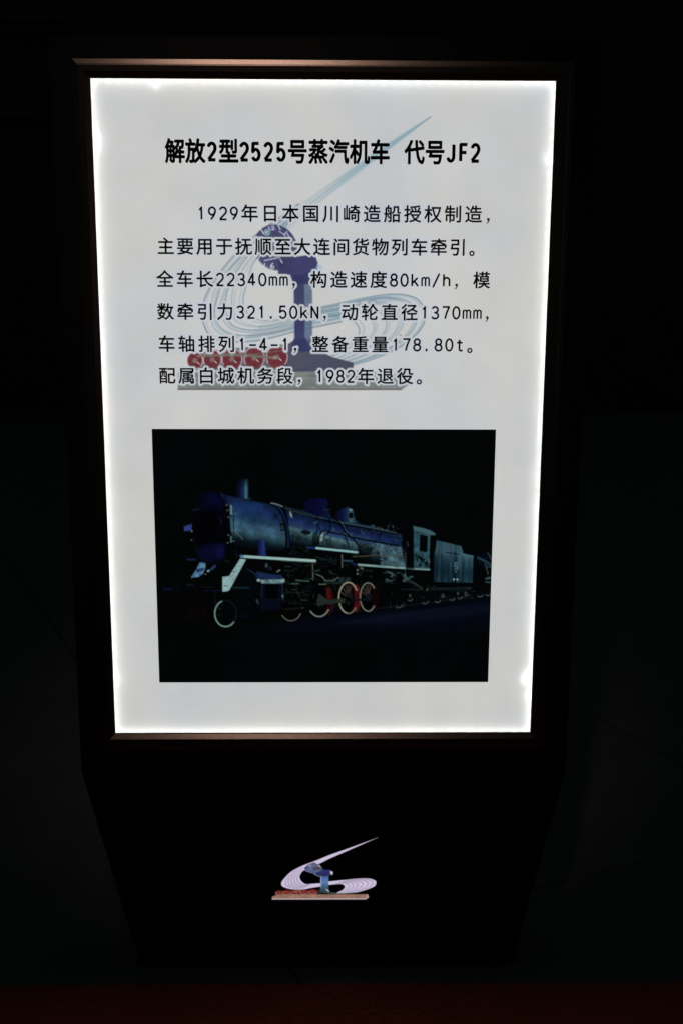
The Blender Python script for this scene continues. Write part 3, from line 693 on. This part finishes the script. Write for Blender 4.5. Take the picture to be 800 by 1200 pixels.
    # long pipe on top of the boiler
    p.line([(336, 597), (350, 600), (378, 609), (395, 613), (430, 619), (465, 626)], 2.6, (4, 7, 14), .95); p.line([(336, 596), (345, 599), (360, 603), (378, 607.5)], 1.0, (70, 84, 74), .7); p.line([(395, 611.5), (430, 617.5), (464, 624.6)], .8, (84, 106, 104), .8)
    p.line([(340, 600), (342, 606)], 1.8, (120, 150, 140), .8); p.ell(341, 603, 1.2, 2, (140, 165, 150), .8)
    # mid pipe
    p.line([(384, 623), (400, 626), (410, 629), (440, 635), (466, 639.5)], 2.2, (3, 6, 12), .95); p.line([(386, 621.6), (410, 627), (430, 631.5)], .8, (60, 86, 104), .7)
    # curved pipes
    p.line([(390, 605), (398, 613), (404, 623), (412, 630), (420, 640), (422, 648)], 2.2, (4, 8, 16), .95, .6, True); p.line([(393, 605), (401, 614), (406, 623), (413, 629)], .8, (64, 92, 108), .8, .5, True)
    p.line([(386, 606), (387, 615), (386, 622), (380, 628), (376, 637)], 2.0, (4, 8, 14), .95, .6, True); p.line([(384, 622), (378, 622), (374, 628), (373, 638)], 1.8, (4, 8, 14), .95, .6, True)
    p.line([(383, 623), (379, 630), (375.5, 638)], .8, (90, 120, 124), .8); p.line([(404, 628), (407, 636), (408, 642)], 1.8, (4, 8, 14), .95, .6, True)
    for (x0, y0, x1, y1) in ((430, 620, 436, 626), (441, 624, 446, 628), (371, 606, 372, 622), (405, 618, 409, 623), (444, 632, 447, 622), (373, 615, 377, 626)): p.line([(x0, y0), (x1, y1)], 1.1, (6, 12, 26), .85)
    p.line([(372, 606), (372.5, 638)], .9, (6, 12, 26), .8)
    p.poly([(366, 625), (372, 622), (373, 640), (365, 640)], (4, 7, 12), .8, 1); p.poly([(376, 627), (379, 624), (378, 633), (375, 635)], (150, 176, 170), .8, .6)
    # domes
    p.poly([(356, 590), (359, 586), (368, 584), (380, 584), (383.5, 586), (383.5, 596), (387, 604), (388, 607), (372, 605), (356.5, 599)], keyed(lambda X, Y: X, [(356, (7, 8, 50)), (370, (6, 8, 58)), (382, (9, 20, 66)), (388, (14, 40, 70))]), .98, .8)
    p.line([(379, 597), (386, 597.5)], 1.6, (24, 54, 70), .8)
    p.poly([(390, 607), (395, 599), (401, 595.5), (408, 594.5), (413, 597.5), (414.5, 603), (416, 609), (420, 613.5), (400, 611)], keyed(lambda X, Y: X, [(391, (4, 6, 26)), (400, (8, 20, 62)), (406, (20, 46, 92)), (411, (66, 104, 118)), (416, (28, 58, 84))]), .98, .7)
    p.ell(411, 604, 3, 3.6, (3, 4, 6), .97, .6); p.ell(410.5, 597.5, 2, 1, (128, 156, 150), .7)
    for (x, y) in ((436, 616), (438, 617), (443, 618.5), (460, 617), (453, 621), (447, 620), (470, 633)): p.ell(x, y, 1, .9, (70, 100, 116), .8, .5)
    p.specks(425, 470, 613, 624, 16, (60, 90, 110), (.3, .7), 6, .6)
    # steam pipe, step plate and running boards
    p.poly([(301, 632.5), (310, 632.5), (313, 652), (303, 651)], keyed(lambda X, Y: X, [(300, (8, 12, 50)), (305, (16, 30, 96)), (309, (30, 58, 138)), (313, (10, 24, 60))]), .97, .6)
    for k in range(30): 
        q = random.Random(k + 90); x, y = q.uniform(338, 362), q.uniform(640, 651); p.line([(x, y), (x + q.uniform(-3, 3), y + q.uniform(-2, 3))], .7, (30, 48, 56), .6)
    p.poly([(281.5, 655), (288.5, 655.5), (269, 691.5), (266, 693), (261, 693.3), (261, 676), (268.8, 675.2)], lambda X, Y: np.array([150, 188, 196]) * (.86 + .22 * fbm(X, Y, 5, 3))[..., None], 1, .5)
    for (a_, b_) in (((278, 667), (263.5, 686)), ((276.5, 676), (266, 688))): p.line([a_, b_], .6, (64, 104, 130), .8)
    p.ell(274, 670, 1.2, .8, (30, 58, 90), .9, .4); p.line([(263, 687), (267, 686)], 1, (30, 58, 90), .9); p.ell(276, 663.5, .8, .6, (50, 80, 90), .8, .4); p.ell(281.5, 663.5, .6, .6, (50, 80, 90), .8, .4)
    p.line([(283.5, 652), (369, 657.3)], 3.0, (156, 194, 198), 1, .5); p.line([(330, 657.5), (369, 659.3)], .9, (60, 90, 90), .7); p.line([(282, 651.5), (285, 652)], 2.6, (44, 90, 150), .8)
    p.line([(360, 641.6), (372, 642.4)], 1.9, (24, 50, 128), .95); p.line([(371, 642.3), (418, 647.2)], 2.4, (140, 190, 200), 1, .5)
    p.line([(412, 660.5), (421, 661.8)], 1.9, (16, 36, 96), .95); p.line([(420, 661.8), (460, 664.8), (502, 667.2)], 2.3, (128, 168, 170), 1, .5)
    p.line([(413, 652.3), (430, 651.6), (440, 650.4), (458, 651.3), (476, 651)], .9, (96, 92, 66), .85)
    p.line([(400.5, 650), (400.8, 665)], .9, (120, 124, 104), .85); p.line([(401, 657), (412, 657.5)], 2, (44, 84, 104), .85)
    # left front pieces
    p.line([(220, 655.8), (229, 655.8)], 2, (16, 42, 92), .9, .7)
    p.poly([(234.5, 659), (241, 660), (241, 665), (238, 672), (233, 676), (224, 677), (230, 668)], lambda X, Y: np.stack([50 + 70 * fbm(X, Y, 4, 2), 86 + 86 * fbm(X, Y, 4, 2), 150 + 50 * fbm(X, Y, 4, 5)], -1), .95, .6); p.poly([(230, 667), (240, 665), (238, 669), (231, 671)], (14, 34, 96), .85, .8)
    p.line([(248, 667), (252, 663.5)], 2.6, (40, 70, 130), .9, .7); p.ell(244.5, 669, 1.8, 1.2, (120, 156, 176), .9, .6, -.4); p.ell(241, 672.8, .9, .7, (110, 120, 130), .8, .4)
    p.line([(219, 685.5), (226, 685.5)], 1.4, (22, 36, 50), .8); p.line([(264, 657), (268, 658)], 2, (20, 36, 36), .8); p.line([(235, 687.5), (249, 688)], .8, (26, 30, 34), .8)
    # cylinder block
    p.poly([(290, 667), (300, 670), (303, 680), (304, 712), (288, 712)], (4, 8, 16), .9, 2); p.line([(290, 667), (298, 672), (302, 680)], 1.6, (20, 48, 70), .8, .6, True)
    p.poly([(302, 670), (318, 673), (330, 674), (333.5, 680), (333, 684), (306, 684), (300, 672)], (24, 48, 98), .95, .8)
    p.poly([(304, 679.5), (333.5, 678.5), (334, 681.5), (330, 684), (307, 684)], lambda X, Y: np.array([116, 156, 162]) * (.5 + .8 * fbm(X, Y, 3, 8))[..., None], .95, .6)
    p.ell(303, 680, 1.8, 1.6, (150, 176, 176), .9); p.ell(332, 680, 1.5, 1.4, (140, 170, 172), .9); p.ell(308, 677.6, 1, 1, blk, .9, .4); p.ell(327, 677.6, 1, 1, blk, .9, .4)
    p.poly([(305, 684), (331, 684), (331, 714), (304, 716)], (9, 15, 36), .9, 1); p.poly([(311, 684.5), (326.5, 684.5), (326.5, 702), (311, 702)], (2, 3, 6), .97, .6)
    p.line([(307.5, 686), (307, 700)], 1.2, (24, 40, 62), .8); p.line([(331, 685), (331.5, 708)], 1.4, (24, 46, 76), .85); p.line([(331.5, 698), (332, 703)], 1.6, (110, 160, 170), .8); p.line([(310, 703), (327, 702.5)], 1, (22, 26, 44), .8)
    p.line([(301, 703), (302.5, 707)], 1.8, (60, 76, 100), .8); p.ell(312.5, 662.5, 1.4, 2.4, (64, 96, 100), .85); p.ell(317, 666, 1.3, 2.2, (30, 48, 70), .85); p.line([(325, 670), (328, 668)], 1.4, (110, 140, 140), .8); p.line([(310, 664), (315, 669)], 1.2, (20, 34, 50), .8)
    p.line([(271, 688.5), (291, 689)], 2.0, (22, 54, 72), .75, .8); p.poly([(281, 672), (292, 674), (290, 684), (278, 686)], (3, 8, 12), .6, 3)
    # valve gear
    for (x0, y0, x1, y1, wd, c) in ((347, 680, 362, 681, 1.6, (66, 98, 94)), (342, 684, 350, 684, 1.5, (64, 96, 94)), (332, 695, 355, 694.5, 1.8, (24, 38, 38)), (332, 704.5, 341, 704.5, 1.6, (28, 50, 70)), (332, 714, 354.5, 712.5, 1.8, (84, 80, 58)), (346, 684, 351, 702, .8, (46, 50, 46)), (333.5, 681, 340, 684.5, .7, (54, 66, 62)), (353, 703, 360, 703.5, 1.2, (60, 64, 56)), (334, 668.5, 344, 669, 1.4, (20, 40, 44)), (358, 663, 366, 662, 1, (40, 50, 44)), (374, 654, 392, 657, 1.4, (24, 44, 48)), (372, 653, 378, 655, 1.4, (26, 46, 50)), (385, 658, 394, 661, 1.2, (24, 42, 46)), (386, 669, 389, 672, 1.2, (50, 70, 70)), (335, 690, 338, 694, .8, (50, 50, 40))):
        p.line([(x0, y0), (x1, y1)], wd, c, .85)
    p.specks(370, 396, 652, 664, 26, (30, 52, 56), (.3, .9), 12, .7); p.specks(333, 364, 664, 712, 22, (34, 44, 44), (.3, .7), 14, .6)
    p.line([(366.5, 661), (367, 680)], .9, (112, 120, 96), .85); p.poly([(366.5, 680), (371, 672), (371.5, 724), (364, 722)], (2, 4, 6), .85, 1)
    p.ell(365, 678, 1.2, 1.2, (60, 70, 66), .7); p.ell(364.5, 708, 1.8, 3, (26, 34, 36), .7); p.line([(370, 669), (374, 668.5)], 1.6, (50, 78, 76), .8)
    p.line([(371, 673), (378, 676), (381, 680.5), (391, 680.5), (395, 677.5), (396.5, 676.5)], .9, (118, 128, 110), .8); p.line([(381, 682.5), (396, 683)], 3.4, (22, 42, 50), .85); p.line([(374, 684.7), (382, 684.7)], 1, (110, 120, 100), .8)
    p.poly([(396, 676.5), (411, 677), (409, 682), (398, 683)], lambda X, Y: np.array([36, 58, 66]) * (.4 + 1.1 * fbm(X, Y, 3, 8))[..., None], .8, .8)
    # wheels
    def wheel(cx, cy_, rx, ry, a0, a1, c, red=None, spokes=False, wd=1.4):
        if red:
            p.arc(cx + rx * .50, cy_, rx * .66, ry * .93, -60, 62, 3.4, red, .95, .9)
        p.ell(cx, cy_, rx, ry, (6, 4, 7), .85, .8)
        if red: p.arc(cx + rx * .42, cy_, rx * .40, ry * .84, -62, 66, 3.0, red, .75, .9)
        if spokes:
            for t in (205, 228, 252, 272, 292): 
                q = math.radians(t); p.line([(cx + rx * .30 * math.cos(q), cy_ + ry * .28 * math.sin(q)), (cx + rx * .8 * math.cos(q), cy_ + ry * .82 * math.sin(q))], 1.0, (120, 100, 92), .45)
        p.arc(cx, cy_, rx, ry, a0, a1, wd, c, .95)
    p.arc(264.5, 719, 12.6, 15.3, 40, 250, 1.5, (118, 158, 152), .9); p.arc(264.5, 719, 12.6, 15.3, 250, 400, .9, (28, 40, 44), .8); p.line([(256, 712), (259, 714)], .9, (40, 60, 58), .8); p.line([(256, 721), (259, 720)], .9, (30, 50, 50), .8)
    wheel(341, 711, 13, 16.5, 30, 142, (112, 110, 96), wd=1.1); wheel(374, 704, 13.4, 18.5, 35, 138, (128, 140, 132), (58, 8, 14), wd=1.5)
    p.poly([(366, 690), (380, 688), (382, 704), (378, 712), (366, 712)], (3, 5, 7), .9, 1.2); p.poly([(382.5, 689), (386, 690), (388, 697), (387.5, 702), (383, 702)], (96, 14, 22), .8, .8)
    wheel(408, 700.6, 11, 18.1, 100, 330, (156, 150, 134), (104, 12, 18), True, 1.6); p.arc(408, 700.6, 11, 18.1, 40, 100, 1.5, (130, 124, 110), .8)
    wheel(431, 699.6, 9.2, 16.6, 40, 320, (124, 128, 118), (30, 4, 8), True, 1.4)
    p.ell(409, 699, 4.2, 5.4, (30, 32, 36), .95, .8); p.ell(431.5, 700, 4, 5, (22, 27, 36), .95, .8)
    p.poly([(371, 704), (374, 695.5), (380, 700), (384, 703.2), (403, 701), (405, 706), (386, 707.8), (378, 708), (373, 711.5)], (44, 54, 52), .95, .7)
    p.line([(398, 705), (404, 703.8)], 4.6, (50, 56, 46), .9); p.ell(407.5, 703.8, 3.8, 4.6, (7, 8, 10), .95, .8); p.ell(408, 707, 2, 2, (28, 34, 36), .9); p.line([(412, 703.4), (430, 702.4)], 3.0, (14, 20, 34), .95)
    for (x, y) in ((418.5, 668), (418.5, 672.5), (424, 666)): p.ell(x, y, .9, 1.2, (130, 130, 100), .85, .5)
    p.line([(422, 665), (425, 667.5)], 1.3, (84, 100, 88), .8)
    # under the firebox and rear truck
    p.poly([(449, 669), (475, 672), (484, 676), (470, 684), (450, 682)], (70, 108, 118), lambda X, Y: np.clip((fbm(X, Y, 5, 44) - .52) * 12, 0, 1) * .8, 1)
    p.line([(470, 672), (474, 678), (487, 684), (494, 690)], .9, (66, 88, 84), .7); p.line([(452, 682), (462, 679)], 1, (60, 90, 96), .7); p.line([(474, 668), (476, 678)], 1, (50, 80, 84), .7)
    p.line([(470, 690.5), (494, 691)], 1.0, (36, 50, 54), .7); p.line([(476, 681), (490, 686.5), (494, 691)], .8, (54, 70, 66), .7)
    for (x, y, r_) in ((467, 706, 6), (480, 700, 4), (497.5, 702, 5.5), (512, 701, 5), (518, 697, 3), (529, 699, 4.5), (538.5, 697.5, 4), (546, 695, 3), (562, 695, 4.5), (571, 694, 4)):
        p.arc(x, y, r_ * .8, r_, 30, 130, 1.2, (74, 92, 88), .8); p.ell(x, y, r_ * .6, r_ * .7, (8, 12, 16), .7)
    for (x, y) in ((536, 695.5), (545, 695), (518.5, 697.5), (480, 698), (500, 691)): p.ell(x, y, 1.1, 1.6, (90, 104, 98), .7, .6)
    # cab
    p.poly([(470, 620), (485, 618), (485, 667), (475, 667), (470, 640)], (3, 5, 8), .95, 1)
    p.line([(474.5, 648), (475, 665)], .8, (70, 90, 88), .8); p.line([(477, 635), (477.5, 640)], 1.5, (60, 70, 66), .7)
    p.poly([(484.5, 622), (503.5, 626.5), (502, 667), (484.5, 666)], lambda X, Y: np.array([50, 94, 112]) * (.55 + .8 * fbm(X, Y, 5, 51))[..., None], 1, .6)
    p.poly([(486, 648), (501, 650), (501, 665), (486, 663)], (6, 14, 20), lambda X, Y: np.clip((fbm(X, Y, 3.4, 52) - .45) * 9, 0, 1), .8)
    p.poly([(491.5, 626), (501, 628), (500, 647.5), (491, 645.5)], (4, 6, 9), 1, .6); p.line([(492, 622), (503, 625.5)], 1.0, (8, 14, 20), .9)
    p.poly([(483.8, 616.5), (495, 618.8), (504, 621.5), (509.8, 625.5), (509.5, 627), (503, 627), (484.5, 621.5)], (70, 108, 122), .97, .6); p.line([(486, 622.5), (500, 626)], .8, (14, 24, 30), .8)
    p.line([(502, 655), (503, 659)], .9, (110, 120, 116), .8)
    # tender
    def tend(X, Y):
        st = fbm(X * 3.2, Y * .35, 9, 61)
        c = keyed(lambda X, Y: Y - .12 * (X - 510), [(630, (54, 90, 112)), (646, (58, 92, 110)), (652, (40, 74, 92)), (668, (18, 50, 68)), (684, (30, 72, 92))])(X, Y)
        return c * (.30 + 1.25 * st)[..., None] * np.interp(X, [508, 535, 545, 553], [.9, 1, 1.15, 1.2])[..., None]
    p.poly([(511.5, 633.2), (540, 640), (542.3, 648.5), (554, 651.5), (553.2, 682.8), (508, 682), (508, 649), (510, 644)], tend, 1, .6)
    p.poly([(511, 634), (540, 640.5), (541, 648), (511, 643)], (52, 88, 110), .6, .8); p.line([(522, 647.2), (538, 649.6)], 1.2, (6, 12, 16), .95); p.line([(541, 650), (554, 652)], 1.3, (70, 118, 124), .8)
    p.line([(508.5, 648), (508.5, 682)], 1.2, (8, 20, 28), .8)
    # pale number marks on the tender
    p.line([(535.5, 659.5), (532.5, 660), (532.3, 663), (535.6, 664), (535.2, 667), (532, 667)], .9, (110, 144, 152), .6); p.ell(534, 662.6, 2.8, 4.6, (100, 136, 148), .25, 1); p.line([(533, 670), (534, 670)], 1, (140, 160, 168), .7)
    p.ell(531.3, 679, .9, .9, (196, 206, 206), .9, .4); p.ell(535.2, 679, .9, .9, (196, 206, 206), .9, .4)
    p.poly([(504, 684), (555, 684), (555, 690), (504, 690)], (3, 5, 8), .9, 1); p.line([(504, 689.6), (552, 689)], 1.1, (40, 58, 58), .7); p.line([(500, 691.6), (550, 691)], 1.2, (24, 38, 42), .7)
    # next vehicle at the right edge
    p.poly([(556, 650), (566, 648), (575, 655), (575, 668), (562, 664)], (6, 14, 34), .95, 1.5); p.line([(560, 654), (568, 657.5), (574, 662)], 2.2, (44, 78, 96), .9, .9); p.line([(568, 661), (570, 668), (571.5, 673)], 1.0, (80, 100, 104), .7)
    p.line([(571, 648), (573.5, 652), (574.5, 655)], 1.2, (60, 90, 104), .7); p.line([(569, 678), (574.6, 677)], 2.0, (70, 104, 116), .8, .8); p.line([(568, 682), (574, 682.5)], 1.2, (70, 100, 108), .8); p.poly([(557, 664), (568, 664), (568, 690), (556, 692)], (3, 6, 10), .8, 2)
    p.line([(570, 664), (575, 664.5)], 1.8, (30, 76, 96), .8)
    # dense small gear: rods, brackets, pipe runs and glints
    g2 = random.Random(21)
    for _ in range(90):
        x, y = g2.uniform(334, 478), g2.uniform(660, 712); 
        if 394 < x < 446 and y > 680: continue
        L = g2.uniform(2, 9); c = g2.choice(((20, 38, 46), (28, 48, 54), (34, 52, 50), (14, 30, 44), (46, 66, 66)))
        if g2.random() < .6: p.line([(x, y), (x + L, y + L * .06)], g2.uniform(.6, 1.5), c, g2.uniform(.4, .8))
        else: p.line([(x, y), (x + g2.uniform(-1.5, 1.5), y + L * .8)], g2.uniform(.6, 1.1), c, g2.uniform(.4, .75))
    for _ in range(70):
        x, y = g2.uniform(340, 474), 0; top = np.interp(x, [334, 395, 475], [597, 612, 630]); y = top + g2.uniform(3, 30)
        p.line([(x, y), (x + g2.uniform(-2, 3), y + g2.uniform(-2, 3))], g2.uniform(.5, 1.2), g2.choice(((5, 10, 20), (5, 10, 20), (70, 104, 120))), g2.uniform(.3, .75))
    for _ in range(60):
        x = g2.uniform(482, 555); y = g2.uniform(686, 702)
        p.line([(x, y), (x + g2.uniform(1, 4), y + g2.uniform(-.5, 1))], g2.uniform(.5, 1.2), g2.choice(((16, 28, 34), (30, 44, 48), (44, 58, 58))), g2.uniform(.3, .7))
    for _ in range(26):
        x = g2.uniform(272, 300); y = g2.uniform(660, 712); p.line([(x, y), (x + g2.uniform(-4, 5), y + g2.uniform(-2, 4))], g2.uniform(.5, 1.2), (12, 24, 34), .5)
    # print grain
    g = np.random.RandomState(5).rand(*X.shape)[..., None]
    p.C = np.clip(p.C, 0, 1) * (.92 + .16 * g); lum = p.C.mean(-1, keepdims=True); p.C = (p.C * np.array([.96, 1.0, .93]) * .88 + lum * .12) * (.56 + .26 * np.clip(lum * 4, 0, 1))
    return np.clip(p.C / BACK_L, 0, 1)
xs = np.linspace(IX0, IX1, int((IX1 - IX0) / STEP)); zs = np.linspace(IZ1, IZ0, int((IZ1 - IZ0) / STEP))
XX, ZZ = np.meshgrid(xs, zs); U, Vv = px_of(XX, ZZ)
grid_mesh('locomotive_photograph', xs, zs, 0.0, paint_loco(U, Vv), M_photo, sign)

# ------------------------------------------------------------------ the small lit emblem on the lower cabinet
def paint_emblem(X, Y):
    p = Paint(X, Y, (0, 0, 0)); lav = lambda X, Y: np.stack([206 + 8 * fbm(X, Y, 5, 1), 192 + 8 * fbm(X, Y, 5, 1), 220 + 8 * fbm(X, Y, 5, 1)], -1)
    left = [(385, 1003.4), (371, 1009.2), (353.5, 1015.9), (341, 1022.7), (332.7, 1031), (329.7, 1036.2), (332, 1040.2), (341, 1042.9), (354.4, 1043.4), (365, 1041.4), (384, 1038.6)]
    leftin = [(384, 1035.6), (366, 1036.6), (358.7, 1037.1), (353.4, 1033.8), (351, 1028.6), (353.2, 1023.4), (357.2, 1020.3), (366, 1016.5), (375.4, 1012.4), (385, 1007.6)]
    p.poly(np.vstack([spline([(442.5, 982.3), (415, 992.6)] + left[:1]), spline(left), spline(leftin), spline([(385, 1007.6), (415, 994.3), (442.5, 982.5)])]), lav, lambda X, Y: np.interp(X, [424, 443], [1, .35]), .4)
    top = [(384.2, 1034), (405.6, 1031.9), (418.7, 1030.6), (431.9, 1030.5), (438.9, 1032.7), (440.4, 1035.4), (438, 1039.7), (427.5, 1044), (414.4, 1047), (395, 1048)]
    inn = [(395, 1047), (401.2, 1044), (403.9, 1040), (399.5, 1036.9), (384.6, 1037.9)]
    p.poly(np.vstack([spline(top), spline(inn)]), lav, 1, .4)
    o_l = spline(left[2:9]); i_l = spline([(357.2, 1020.3), (353.2, 1023.4), (351, 1028.6), (352, 1032), (353.4, 1033.8), (358.7, 1037.1), (366, 1036.6)])
    for t in (.2, .36, .52, .68, .84):
        p.line(o_l * (1 - t) + i_l * t, [.3, .8, .9, .5], (96, 82, 110), .75, .4)
    o_r = spline([(405.6, 1031.9), (425, 1030.4), (437, 1032), (440, 1036), (433, 1042), (414, 1047)]); i_r = spline([(392, 1037), (397.5, 1036.6), (402, 1037.6), (403.9, 1040), (402.5, 1042.4), (397, 1046.4)])
    for t in (.1, .25, .42, .58, .72, .86): p.line(o_r * (1 - t) + i_r * t, [.4, .8, .8, .5], (92, 78, 106), .75, .4)
    p.line([(332, 1040.2), (341, 1042.9), (354.4, 1043.4)], .7, (150, 130, 150), .6); p.line([(375, 1046.5), (393, 1047.8), (414, 1047)], .9, (110, 120, 130), .7)
    # post
    p.poly([(376, 1025), (385, 1025), (385, 1042), (387, 1047), (375, 1047.5)], keyed(lambda X, Y: Y, [(1024, (54, 94, 160)), (1035, (92, 124, 178)), (1040, (62, 98, 120)), (1048, (40, 50, 50))]), 1, .5); p.line([(376.2, 1028), (376, 1040)], .8, (180, 180, 214), .8)
    p.poly([(369, 1021.6), (374, 1020), (387, 1020.4), (390.5, 1022.5), (389.5, 1026.5), (382, 1028.2), (376, 1028), (373, 1026.6), (368, 1025)], keyed(lambda X, Y: Y, [(1020, (48, 54, 118)), (1025, (40, 44, 96)), (1028, (52, 52, 58))]), 1, .5); p.poly([(387, 1021.6), (390.3, 1023), (389.6, 1026), (387.4, 1025)], (206, 204, 214), .95, .5)
    p.poly([(356.5, 1018), (361, 1013.8), (368, 1011.3), (373, 1014), (378, 1018), (377, 1021), (370, 1023.5), (362, 1022.5), (358, 1021)], lambda X, Y: np.stack([64 + 60 * fbm(X, Y, 3, 2), 74 + 50 * fbm(X, Y, 3, 3), 112 + 50 * fbm(X, Y, 3, 5)], -1), 1, .5)
    p.poly([(366, 1017), (376, 1016.5), (377.5, 1020), (367, 1021)], (58, 54, 54), .7, .8); p.poly([(357, 1017.6), (360.5, 1015), (360, 1020), (357.6, 1020)], (44, 72, 150), .9, .5); p.ell(363, 1015.2, 1.6, 1.2, (176, 150, 150), .85, .5); p.line([(357.5, 1021), (363, 1023), (370, 1024.5)], .7, (150, 150, 190), .8); p.line([(373.5, 1014.8), (375, 1016.4)], 1.4, (190, 176, 176), .8)
    p.line([(368, 1025), (373, 1027.6), (376, 1028)], .7, (150, 150, 190), .8); p.line([(382.5, 1043.2), (385, 1045.4)], 1.0, (210, 214, 220), .85)
    # wheels and plinth
    p.poly([(324, 1044.6), (374, 1043.6), (376, 1048.8), (324, 1049.2)], (46, 40, 40), .85, .6)
    for x, y, r in ((327, 1047.6, 3.8), (336, 1047, 4.1), (345.4, 1047, 4.3), (356, 1046.4, 4.5), (366.6, 1046.3, 4.8)):
        p.ell(x, y, r, 2.8, (130, 40, 36), 1, .5); p.arc(x, y, r, 2.8, 20, 200, .6, (206, 150, 150), .8); p.ell(x, y, 1.2, .9, (120, 80, 60), .8, .4); p.line([(x - 2.4, y - 1), (x + 2.2, y + 1)], .5, (110, 30, 26), .7)
    p.line([(345, 1045.4), (352, 1044.8)], 1, (160, 120, 90), .8)
    p.poly([(319, 1052), (325, 1049.3), (428, 1049.0), (430.4, 1049.2), (431.6, 1052), (428.5, 1055), (319, 1055)], lambda X, Y: np.stack([118 + 60 * fbm(X, Y * 2, 4, 4), 92 + 44 * fbm(X, Y * 2, 4, 4), 78 + 34 * fbm(X, Y * 2, 4, 4)], -1), 1, .5)
    p.line([(319.4, 1054.4), (428, 1054.2), (431, 1052.2), (430, 1049.6)], 1.2, (196, 176, 196), .85); p.ell(403.4, 1047.8, .7, .9, (150, 150, 150), .8, .4)
    return np.clip(p.C, 0, 1)
m = bpy.data.materials.new('lit_emblem_window'); m.use_nodes = True; nt = m.node_tree; b = nt.nodes['Principled BSDF']
b.inputs['Base Color'].default_value = (.008, .008, .009, 1); b.inputs['Roughness'].default_value = .5; b.inputs['Specular IOR Level'].default_value = .2
an = nt.nodes.new('ShaderNodeAttribute'); an.attribute_name = 'print'; nt.links.new(an.outputs['Color'], b.inputs['Emission Color']); b.inputs['Emission Strength'].default_value = .95
sheet('emblem_window', 314, 978, 447, 1060, .0006, yf - .0008, paint_emblem, m, sign)
